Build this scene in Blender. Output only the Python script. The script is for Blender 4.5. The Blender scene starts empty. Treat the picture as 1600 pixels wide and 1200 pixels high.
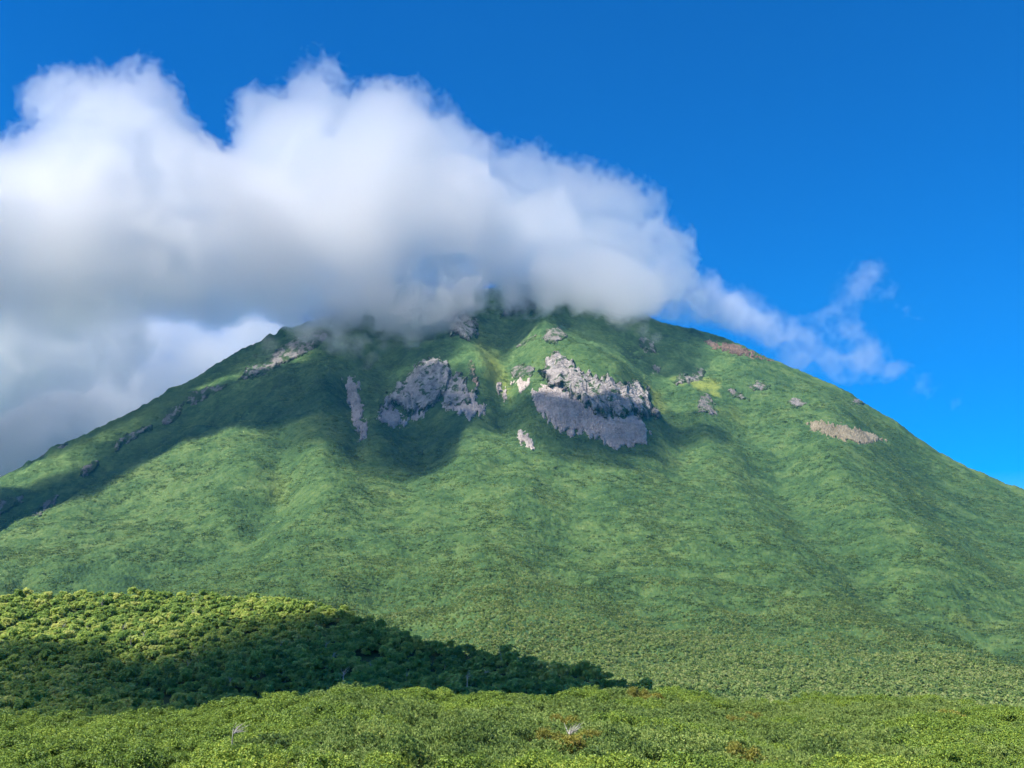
import bpy, math, random
import numpy as np
from mathutils import Vector

# ------------------------------------------------------------------ camera, sky, sun, exposure
F_PX = 1500.0                       # focal length in pixels of a 1600 px wide frame
PITCH = math.radians(13.5)
SUN_EL = math.radians(50.0)
SUN_LEFT = math.radians(52.0)       # sun stands behind the viewer, this far round to the left
HAZE_DENSITY = 3.1e-5

scene = bpy.context.scene
COL = scene.collection
cam_data = bpy.data.cameras.new("camera")
cam_data.sensor_width = 36.0
cam_data.lens = 36.0 * F_PX / 1600.0
cam_data.clip_start = 0.1
cam_data.clip_end = 60000.0
cam = bpy.data.objects.new("camera", cam_data)
cam.rotation_euler = (math.pi / 2 + PITCH, 0, 0)
COL.objects.link(cam)
scene.camera = cam

S = np.array([-math.sin(SUN_LEFT) * math.cos(SUN_EL), -math.cos(SUN_LEFT) * math.cos(SUN_EL), math.sin(SUN_EL)])
sun_data = bpy.data.lights.new("sun", "SUN")
sun_data.energy = 4.6
sun_data.angle = math.radians(0.53)
sun_data.color = (1.0, 0.955, 0.88)
sun = bpy.data.objects.new("sun", sun_data)
sun.rotation_euler = Vector(S).to_track_quat("Z", "Y").to_euler()
sun.location = (-200, -200, 400)
COL.objects.link(sun)

world = bpy.data.worlds.new("World")
scene.world = world
world.use_nodes = True
wt = world.node_tree
wt.nodes.clear()
w_out = wt.nodes.new("ShaderNodeOutputWorld")
w_bg = wt.nodes.new("ShaderNodeBackground")
w_sky = wt.nodes.new("ShaderNodeTexSky")
w_sky.sky_type = "NISHITA"
w_sky.sun_disc = False
w_sky.sun_elevation = SUN_EL
w_sky.sun_rotation = math.atan2(S[0], S[1])
w_sky.altitude = 800
w_sky.air_density = 1.0
w_sky.dust_density = 0.35
w_sky.ozone_density = 6.0
w_hsv = wt.nodes.new("ShaderNodeHueSaturation")
w_hsv.inputs["Saturation"].default_value = 1.6
wt.links.new(w_sky.outputs[0], w_hsv.inputs["Color"])
wt.links.new(w_hsv.outputs[0], w_bg.inputs[0])
w_bg.inputs[1].default_value = 0.079
w_hsv.inputs["Hue"].default_value = 0.512
wt.links.new(w_bg.outputs[0], w_out.inputs[0])

scene.view_settings.view_transform = "Standard"
scene.view_settings.look = "None"
scene.view_settings.exposure = 1.2
scene.view_settings.gamma = 1.0
scene.render.engine = "CYCLES"
cy = scene.cycles
cy.max_bounces = 18
cy.diffuse_bounces = 3
cy.glossy_bounces = 1
cy.transmission_bounces = 3
cy.volume_bounces = 16
cy.transparent_max_bounces = 40
cy.use_adaptive_sampling = True
cy.adaptive_threshold = 0.03
cy.use_denoising = True
cy.volume_max_steps = 256

rng = np.random.default_rng(7)
random.seed(7)

# ------------------------------------------------------------------ noise and mesh helpers
def _h(ix, iy, iz, seed):
    with np.errstate(over="ignore"):
        n = (ix.astype(np.uint32) * np.uint32(374761393) + iy.astype(np.uint32) * np.uint32(668265263)
             + iz.astype(np.uint32) * np.uint32(2147483647) + np.uint32((seed * 974711 + 12345) & 0xFFFFFFFF))
        n = (n ^ (n >> np.uint32(13))) * np.uint32(1274126177)
        n = (n ^ (n >> np.uint32(15))) * np.uint32(2246822519)
        n = n ^ (n >> np.uint32(16))
    return n

def _unit(n):
    return (n & np.uint32(0xFFFFFF)).astype(np.float32) / np.float32(0xFFFFFF)

def noise2(x, y, seed=0):
    x = np.asarray(x, np.float32); y = np.asarray(y, np.float32)
    xf = np.floor(x); yf = np.floor(y)
    ix = xf.astype(np.int32); iy = yf.astype(np.int32)
    fx = x - xf; fy = y - yf
    ux = fx * fx * fx * (fx * (fx * 6 - 15) + 10); uy = fy * fy * fy * (fy * (fy * 6 - 15) + 10)
    z = np.zeros_like(ix)
    def g(dx, dy):
        a = _unit(_h(ix + dx, iy + dy, z, seed)) * np.float32(2 * math.pi)
        return np.cos(a) * (fx - dx) + np.sin(a) * (fy - dy)
    a = g(0, 0); b = g(1, 0); c = g(0, 1); d = g(1, 1)
    return ((a + (b - a) * ux) * (1 - uy) + (c + (d - c) * ux) * uy) * 1.5

def noise3(x, y, z, seed=0):
    x = np.asarray(x, np.float32); y = np.asarray(y, np.float32); z = np.asarray(z, np.float32)
    xf = np.floor(x); yf = np.floor(y); zf = np.floor(z)
    ix = xf.astype(np.int32); iy = yf.astype(np.int32); iz = zf.astype(np.int32)
    fx = x - xf; fy = y - yf; fz = z - zf
    sm = lambda t: t * t * t * (t * (t * 6 - 15) + 10)
    ux, uy, uz = sm(fx), sm(fy), sm(fz)
    def g(dx, dy, dz):
        h = _h(ix + dx, iy + dy, iz + dz, seed)
        gx = ((h & np.uint32(1023)).astype(np.float32) / 511.5 - 1)
        gy = (((h >> np.uint32(10)) & np.uint32(1023)).astype(np.float32) / 511.5 - 1)
        gz = (((h >> np.uint32(20)) & np.uint32(1023)).astype(np.float32) / 511.5 - 1)
        return gx * (fx - dx) + gy * (fy - dy) + gz * (fz - dz)
    def mix(a, b, t): return a + (b - a) * t
    x00 = mix(g(0, 0, 0), g(1, 0, 0), ux); x10 = mix(g(0, 1, 0), g(1, 1, 0), ux)
    x01 = mix(g(0, 0, 1), g(1, 0, 1), ux); x11 = mix(g(0, 1, 1), g(1, 1, 1), ux)
    return mix(mix(x00, x10, uy), mix(x01, x11, uy), uz) * 1.3

def fbm2(x, y, octaves=4, seed=0, gain=0.5):
    s = 0; a = 1.0
    for k in range(octaves):
        s = s + a * noise2(x * 2 ** k, y * 2 ** k, seed + k * 17)
        a *= gain
    return s

def worley2(x, y, seed=0):
    """distance to the nearest of one jittered point per unit cell, and that cell's random value"""
    x = np.asarray(x, np.float32); y = np.asarray(y, np.float32)
    ix = np.floor(x).astype(np.int32); iy = np.floor(y).astype(np.int32)
    best = np.full(x.shape, 9.0, np.float32); val = np.zeros(x.shape, np.float32); z = np.zeros_like(ix)
    for dx in (-1, 0, 1):
        for dy in (-1, 0, 1):
            cx = ix + dx; cyy = iy + dy
            px = cx + _unit(_h(cx, cyy, z, seed)); py = cyy + _unit(_h(cx, cyy, z, seed + 1))
            d = (px - x) ** 2 + (py - y) ** 2
            m = d < best
            best = np.where(m, d, best); val = np.where(m, _unit(_h(cx, cyy, z, seed + 2)), val)
    return np.sqrt(best), val

def sstep(a, b, x):
    t = np.clip((x - a) / (b - a), 0, 1)
    return t * t * (3 - 2 * t)

def np_mesh(name, verts, faces, smooth=True):
    verts = np.ascontiguousarray(verts, np.float32); faces = np.ascontiguousarray(faces, np.int32)
    me = bpy.data.meshes.new(name)
    n, k = faces.shape
    me.vertices.add(len(verts)); me.vertices.foreach_set("co", verts.ravel())
    me.loops.add(n * k); me.loops.foreach_set("vertex_index", faces.ravel())
    me.polygons.add(n); me.polygons.foreach_set("loop_start", np.arange(0, n * k, k, dtype=np.int32))
    me.update(calc_edges=True)
    me.polygons.foreach_set("use_smooth", np.full(n, smooth, bool))
    return me

def attr(me, name, values):
    a = me.attributes.new(name, "FLOAT", "POINT")
    a.data.foreach_set("value", np.ascontiguousarray(values, np.float32).ravel())

def link(name, me, mat=None, parent=None, **props):
    o = bpy.data.objects.new(name, me)
    COL.objects.link(o)
    if mat is not None and me is not None and not me.materials:
        me.materials.append(mat)
    if parent is not None:
        o.parent = parent
    for k, v in props.items():
        o[k] = v
    return o

def empty(name, loc, rz=0.0, scale=1.0, **props):
    o = bpy.data.objects.new(name, None)
    COL.objects.link(o)
    o.location = loc
    o.rotation_euler = (0, 0, rz)
    o.scale = (scale,) * 3 if not hasattr(scale, "__len__") else scale
    for k, v in props.items():
        o[k] = v
    return o

def grid_faces(nr, nc):
    i = np.arange(nr * nc).reshape(nr, nc)
    return np.stack([i[:-1, :-1], i[:-1, 1:], i[1:, 1:], i[1:, :-1]], -1).reshape(-1, 4)

# a bearing in the photograph and a ground distance give a place in the world
def place(u, v, r):
    u = np.asarray(u, float); v = np.asarray(v, float)
    x = (u - 800) / F_PX; y = (600 - v) / F_PX
    Y = math.cos(PITCH) - y * math.sin(PITCH); Z = math.sin(PITCH) + y * math.cos(PITCH)
    n = np.hypot(x, Y)
    return np.stack([x / n * r, Y / n * r, Z / n * r], -1)

def curve(u, pts):
    """smooth interpolation through (u, value) points"""
    xs = np.array([p[0] for p in pts], float); ys = np.array([p[1] for p in pts], float)
    u = np.asarray(u, float)
    m = np.gradient(ys, xs)
    k = np.clip(np.searchsorted(xs, u) - 1, 0, len(xs) - 2)
    h = xs[k + 1] - xs[k]; t = np.clip((u - xs[k]) / h, 0, 1)
    return ((2 * t ** 3 - 3 * t ** 2 + 1) * ys[k] + (t ** 3 - 2 * t ** 2 + t) * h * m[k]
            + (-2 * t ** 3 + 3 * t ** 2) * ys[k + 1] + (t ** 3 - t ** 2) * h * m[k + 1])

def poly_sd(u, v, poly):
    """signed distance to a closed polygon, negative inside"""
    p = np.array(poly, float); q = np.roll(p, -1, 0)
    d = np.full(u.shape, 1e9); inside = np.zeros(u.shape, bool)
    for (ax, ay), (bx, by) in zip(p, q):
        ex, ey = bx - ax, by - ay
        t = np.clip(((u - ax) * ex + (v - ay) * ey) / (ex * ex + ey * ey + 1e-9), 0, 1)
        d = np.minimum(d, (u - ax - t * ex) ** 2 + (v - ay - t * ey) ** 2)
        c = ((ay > v) != (by > v)) & (u < (bx - ax) * (v - ay) / (by - ay + 1e-12) + ax)
        inside ^= c
    d = np.sqrt(d)
    return np.where(inside, -d, d)

def line_d(u, v, pts):
    d = np.full(np.shape(u), 1e9)
    for (ax, ay), (bx, by) in zip(pts[:-1], pts[1:]):
        ex, ey = bx - ax, by - ay
        t = np.clip(((u - ax) * ex + (v - ay) * ey) / (ex * ex + ey * ey), 0, 1)
        d = np.minimum(d, (u - ax - t * ex) ** 2 + (v - ay - t * ey) ** 2)
    return np.sqrt(d)

# ------------------------------------------------------------------ material helpers
class NT:
    def __init__(self, name):
        self.m = bpy.data.materials.new(name)
        self.m.use_nodes = True
        self.t = self.m.node_tree
        self.t.nodes.clear()
        self.out = self.t.nodes.new("ShaderNodeOutputMaterial")
    def n(self, kind, **kw):
        x = self.t.nodes.new(kind)
        for k, v in kw.items():
            setattr(x, k, v)
        return x
    def l(self, a, b): self.t.links.new(a, b)
    def val(self, sock, v):
        if hasattr(v, "is_linked"): self.l(v, sock)
        else: sock.default_value = v
    def math(self, op, a, b=0.0, c=None, clamp=False):
        x = self.n("ShaderNodeMath", operation=op); x.use_clamp = clamp
        self.val(x.inputs[0], a); self.val(x.inputs[1], b)
        if c is not None: self.val(x.inputs[2], c)
        return x.outputs[0]
    def attr(self, name): return self.n("ShaderNodeAttribute", attribute_name=name).outputs["Fac"]
    def noise(self, vec, scale, detail=3.0, rough=0.55):
        x = self.n("ShaderNodeTexNoise")
        x.inputs["Scale"].default_value = scale; x.inputs["Detail"].default_value = detail; x.inputs["Roughness"].default_value = rough
        self.l(vec, x.inputs["Vector"])
        return x.outputs[0]
    def coords(self): return self.n("ShaderNodeTexCoord").outputs["Object"]
    def ramp(self, fac, stops):
        x = self.n("ShaderNodeValToRGB")
        e = x.color_ramp.elements
        while len(e) > 1: e.remove(e[-1])
        e[0].position = stops[0][0]; e[0].color = (*stops[0][1], 1)
        for p, c in stops[1:]:
            k = e.new(p); k.color = (*c, 1)
        self.l(fac, x.inputs[0])
        return x.outputs[0]
    def mix(self, fac, a, b, mode="MIX"):
        x = self.n("ShaderNodeMix", data_type="RGBA", blend_type=mode)
        self.val(x.inputs[0], fac)
        for s, v in ((x.inputs[6], a), (x.inputs[7], b)):
            if hasattr(v, "is_linked"): self.l(v, s)
            else: s.default_value = (*v, 1)
        return x.outputs[2]
    def maprange(self, v, a, b, c=0.0, d=1.0):
        x = self.n("ShaderNodeMapRange")
        self.val(x.inputs[0], v)
        for i, q in enumerate((a, b, c, d)): x.inputs[i + 1].default_value = q
        return x.outputs[0]
    def principled(self, color, rough=0.8, spec=0.2, bump=None, bump_d=1.0, bump_s=1.0, translucent=0.0):
        p = self.n("ShaderNodeBsdfPrincipled")
        self.val(p.inputs["Base Color"], color if hasattr(color, "is_linked") else (*color, 1))
        p.inputs["Roughness"].default_value = rough
        p.inputs["Specular IOR Level"].default_value = spec
        if bump is not None:
            b = self.n("ShaderNodeBump"); b.inputs["Distance"].default_value = bump_d; b.inputs["Strength"].default_value = bump_s
            self.l(bump, b.inputs["Height"]); self.l(b.outputs[0], p.inputs["Normal"])
        sh = p.outputs[0]
        if translucent:
            t = self.n("ShaderNodeBsdfTranslucent")
            self.val(t.inputs[0], color if hasattr(color, "is_linked") else (*color, 1))
            mx = self.n("ShaderNodeMixShader"); mx.inputs[0].default_value = translucent
            self.l(sh, mx.inputs[1]); self.l(t.outputs[0], mx.inputs[2]); sh = mx.outputs[0]
        self.l(sh, self.out.inputs["Surface"])
        return self.m

def mountain_material():
    t = NT("mountain_green")
    P = t.coords()
    big = t.noise(P, 0.004, 4, 0.6); mid = t.noise(P, 0.018, 5, 0.65); fine = t.noise(P, 0.09, 4, 0.7); vf = t.noise(P, 0.3, 2, 0.7)
    s = t.math("ADD", t.math("MULTIPLY", big, 0.45), t.math("ADD", t.math("MULTIPLY", mid, 0.6), t.math("ADD", t.math("MULTIPLY", fine, 0.65), t.math("MULTIPLY", vf, 0.35))))
    s = t.math("ADD", s, t.attr("tone"))
    green = t.ramp(t.maprange(s, 0.65, 1.4), [(0.0, (0.022, 0.050, 0.017)), (0.35, (0.040, 0.082, 0.025)), (0.62, (0.064, 0.112, 0.033)), (1.0, (0.102, 0.147, 0.045))])
    yel = t.mix(fine, (0.13, 0.17, 0.03), (0.22, 0.24, 0.05))
    c = t.mix(t.attr("meadow"), green, yel)
    c = t.mix(t.attr("bare"), c, t.ramp(mid, [(0.3, (0.16, 0.11, 0.085)), (0.7, (0.26, 0.19, 0.15))]))
    h = t.math("ADD", t.math("MULTIPLY", fine, 0.7), t.math("MULTIPLY", vf, 0.5))
    return t.principled(c, 0.9, 0.1, h, 3.5, 1.0)

def rock_material(name="cliff_rock", tint=(1, 1, 1)):
    t = NT(name)
    P = t.coords()
    mp = t.n("ShaderNodeMapping"); mp.inputs["Scale"].default_value = (1, 1, 0.25); t.l(P, mp.inputs[0])
    a = t.noise(mp.outputs[0], 0.06, 6, 0.7); b = t.noise(P, 0.25, 3, 0.7); g = t.noise(P, 0.05, 5, 0.7)
    k = lambda c: tuple(x * y for x, y in zip(c, tint))
    c = t.ramp(a, [(0.25, k((0.10, 0.088, 0.082))), (0.5, k((0.31, 0.275, 0.25))), (0.74, k((0.48, 0.43, 0.385)))])
    c = t.mix(t.maprange(t.math("ADD", g, t.attr("moss")), 0.53, 0.60), c, (0.05, 0.085, 0.028))
    h = t.math("ADD", a, t.math("MULTIPLY", b, 0.6))
    return t.principled(c, 0.9, 0.15, h, 8.0, 1.0)

def scree_material(name, ca, cb):
    t = NT(name)
    P = t.coords()
    a = t.noise(P, 0.03, 4, 0.6); b = t.noise(P, 0.22, 4, 0.75)
    f = t.math("ADD", t.math("ADD", t.math("MULTIPLY", a, 0.5), t.math("MULTIPLY", b, 0.5)), t.math("MULTIPLY", t.attr("moss"), 0.2))
    c = t.ramp(f, [(0.24, tuple(q * 0.42 for q in ca)), (0.40, ca), (0.66, cb)])
    return t.principled(c, 0.95, 0.1, b, 3.0, 1.0)

def leaf_material(name, stops, translucent=0.3, rough=0.5, spec=0.25, noise_scale=0.25):
    """colour varies per leaf (attribute tint), per plant and gently over the ground"""
    t = NT(name)
    g = t.n("ShaderNodeNewGeometry")
    ng = t.noise(g.outputs["Position"], noise_scale, 3, 0.6)
    rnd = t.n("ShaderNodeObjectInfo").outputs["Random"]
    f = t.math("ADD", t.math("MULTIPLY", t.attr("tint"), 0.5), t.math("ADD", t.math("MULTIPLY", rnd, 0.22), t.math("MULTIPLY", ng, 0.5)))
    return t.principled(t.ramp(t.maprange(f, 0.28, 0.98), stops), rough, spec, translucent=translucent)

def plain_material(name, stops, scale=3.0, rough=0.85):
    t = NT(name)
    a = t.noise(t.coords(), scale, 4, 0.65)
    return t.principled(t.ramp(a, stops), rough, 0.2, a, 0.05, 0.6)

M_MOUNT = mountain_material()
M_ROCK = rock_material()
M_ROCK_DARK = rock_material("dark_lichened_rock", (0.64, 0.64, 0.64))
M_ROCK_RED = rock_material("reddish_rock", (1.1, 0.85, 0.75))
M_SCREE = scree_material("grey_scree", (0.32, 0.27, 0.235), (0.48, 0.41, 0.36))
M_SCREE_TAN = scree_material("tan_scree", (0.19, 0.160, 0.105), (0.29, 0.245, 0.165))
M_SCREE_RED = scree_material("reddish_cinder", (0.10, 0.065, 0.05), (0.20, 0.135, 0.10))
M_GROUND = plain_material("undergrowth_soil", [(0.3, (0.03, 0.05, 0.014)), (0.7, (0.09, 0.12, 0.03))], 0.4)
M_TREE = leaf_material("birch_leaves", [(0.0, (0.17, 0.28, 0.065)), (0.4, (0.32, 0.43, 0.09)), (0.75, (0.45, 0.53, 0.12)), (1.0, (0.55, 0.57, 0.17))], 0.55, 0.6, 0.15, 0.03)
M_TREE_FAR = leaf_material("slope_leaves", [(0.0, (0.10, 0.17, 0.05)), (0.4, (0.17, 0.25, 0.07)), (0.75, (0.24, 0.31, 0.09)), (1.0, (0.30, 0.34, 0.12))], 0.45, 0.7, 0.1, 0.012)
M_BARK = plain_material("pale_birch_bark", [(0.3, (0.22, 0.2, 0.18)), (0.7, (0.5, 0.47, 0.43))], 2.0)
M_WOOD = plain_material("dark_stem_wood", [(0.3, (0.045, 0.03, 0.02)), (0.7, (0.12, 0.085, 0.055))], 5.0)
M_DEAD = plain_material("weathered_dead_wood", [(0.3, (0.28, 0.25, 0.21)), (0.7, (0.5, 0.46, 0.4))], 6.0)
M_LEAFY = leaf_material("alder_leaves", [(0.0, (0.03, 0.07, 0.016)), (0.4, (0.16, 0.25, 0.036)), (0.75, (0.31, 0.39, 0.05)), (1.0, (0.44, 0.45, 0.07))], 0.27, 0.5, 0.25, 0.35)
M_PINE = leaf_material("dwarf_pine_needles", [(0.0, (0.05, 0.10, 0.035)), (0.4, (0.19, 0.275, 0.062)), (0.75, (0.35, 0.44, 0.115)), (1.0, (0.48, 0.51, 0.15))], 0.35, 0.5, 0.3, 0.25)
M_OLIVE = leaf_material("rowan_leaves", [(0.0, (0.09, 0.085, 0.02)), (0.4, (0.19, 0.19, 0.03)), (0.75, (0.30, 0.29, 0.045)), (1.0, (0.42, 0.30, 0.07))], 0.35, 0.5, 0.3, 0.3)

# ------------------------------------------------------------------ the mountain
TOP = [(-420, 905), (-200, 835), (0, 744), (50, 718), (100, 690), (150, 668), (200, 644), (250, 617), (300, 592), (350, 562), (400, 535), (440, 515),
       (500, 497), (560, 484), (620, 470), (700, 458), (760, 450), (830, 438), (900, 450), (960, 468), (1000, 486), (1040, 504), (1100, 517),
       (1150, 534), (1200, 556), (1250, 578), (1300, 600), (1350, 630), (1400, 660), (1450, 695), (1500, 722), (1550, 744), (1600, 764), (1800, 830), (2020, 900)]
RIDGE_R = [(-420, 2200), (0, 2350), (400, 2600), (800, 2780), (1000, 2740), (1300, 2600), (1600, 2480), (2020, 2300)]
V_BOT, R_BOT = 1112.0, 400.0
SHOULDER = [(-420, 985), (-200, 920), (0, 838), (100, 788), (200, 735), (300, 690), (400, 664), (480, 648), (700, 640)]

def m_q(u, v): return np.clip((V_BOT - v) / (V_BOT - curve(u, TOP)), 0, 1)
def m_r(u, v): return R_BOT + (curve(u, RIDGE_R) - R_BOT) * m_q(u, v)

GULLIES = [([(440, 700), (440, 760), (380, 830), (250, 880), (60, 930)], 34, 34), ([(1100, 560), (1150, 640), (1200, 720), (1260, 800), (1350, 880), (1480, 950), (1640, 1010)], 40, 44),
           ([(600, 560), (640, 620), (660, 690)], 50, 52), ([(800, 480), (790, 530), (795, 590), (790, 640)], 28, 42), ([(1020, 560), (1060, 640), (1070, 700)], 34, 34),
           ([(520, 560), (560, 640), (560, 700)], 20, 24), ([(930, 500), (1010, 560), (1040, 600)], 26, 16), ([(1420, 720), (1480, 800), (1600, 880)], 40, 14), ([(700, 860), (560, 930)], 60, 8), ([(880, 720), (900, 850), (1000, 950)], 60, 10)]
RIDGES = [([(850, 480), (850, 540), (890, 570), (960, 600)], 26, 42), ([(720, 480), (725, 540), (750, 580)], 20, 30), ([(480, 540), (530, 555), (500, 620)], 26, 34),
          ([(640, 545), (700, 545)], 16, 12), ([(1000, 500), (1080, 560), (1130, 600)], 30, 12), ([(300, 690), (480, 700), (520, 780)], 50, 22), ([(1300, 640), (1330, 760), (1450, 880)], 60, 30),
          ([(690, 700), (760, 800), (760, 950)], 80, 18)]

def relief(u, v):
    d = np.zeros(np.shape(u))
    for pts, w, depth in GULLIES: d -= depth * np.exp(-(line_d(u, v, pts) / w) ** 2)
    for pts, w, height in RIDGES: d += height * np.exp(-(line_d(u, v, pts) / w) ** 2)
    s = curve(u, SHOULDER) - v                      # the hidden ravine behind the near shoulder
    dig = sstep(-6, 12, s) * np.exp(-np.clip(s - 12, 0, None) ** 2 / 50.0 ** 2)
    d -= 92 * dig * (1 - sstep(280, 520, u))
    d += 14 * np.exp(-((s + 16) / 22) ** 2) * (1 - sstep(250, 500, u))
    return d * sstep(0, 45, v - curve(u, TOP)) * sstep(0.0, 0.16, m_q(u, v))

def m_smooth(u, v):
    p = place(u, v, m_r(u, v))
    p[..., 2] += relief(u, v)
    q = m_q(u, v)
    w = sstep(0.02, 0.25, q) * (0.25 + 0.75 * sstep(0, 60, v - curve(u, TOP)))
    p[..., 2] += w * (16 * fbm2(p[..., 0] / 300, p[..., 1] / 420, 3, 11) + 5 * fbm2(p[..., 0] / 55, p[..., 1] / 75, 3, 23))
    return p

def project(p):
    yc = p[..., 1] * math.cos(PITCH) + p[..., 2] * math.sin(PITCH); zc = -p[..., 1] * math.sin(PITCH) + p[..., 2] * math.cos(PITCH)
    return 800 + F_PX * p[..., 0] / yc, 600 - F_PX * zc / yc

# which point of the smooth mountain shows at a given place of the photograph
INV_U = np.arange(-440, 2044, 4.0); INV_V = np.arange(420, 1140, 2.0)
_iu, _it = np.meshgrid(INV_U, np.linspace(0, 1, 600))
_iv = V_BOT + (curve(_iu, TOP) - V_BOT) * _it
_pv = np.minimum.accumulate(project(m_smooth(_iu, _iv))[1] - 1e-4 * np.arange(600)[:, None], 0)
INV = np.stack([np.interp(INV_V, _pv[::-1, k], _iv[::-1, k]) for k in range(len(INV_U))], 1)
def m_inv(u, v):
    x = np.clip((np.asarray(u, float) + 440) / 4, 0, len(INV_U) - 1.001); y = np.clip((np.asarray(v, float) - 420) / 2, 0, len(INV_V) - 1.001)
    i, j = x.astype(int), y.astype(int); fx, fy = x - i, y - j
    return (INV[j, i] * (1 - fx) + INV[j, i + 1] * fx) * (1 - fy) + (INV[j + 1, i] * (1 - fx) + INV[j + 1, i + 1] * fx) * fy

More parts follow.
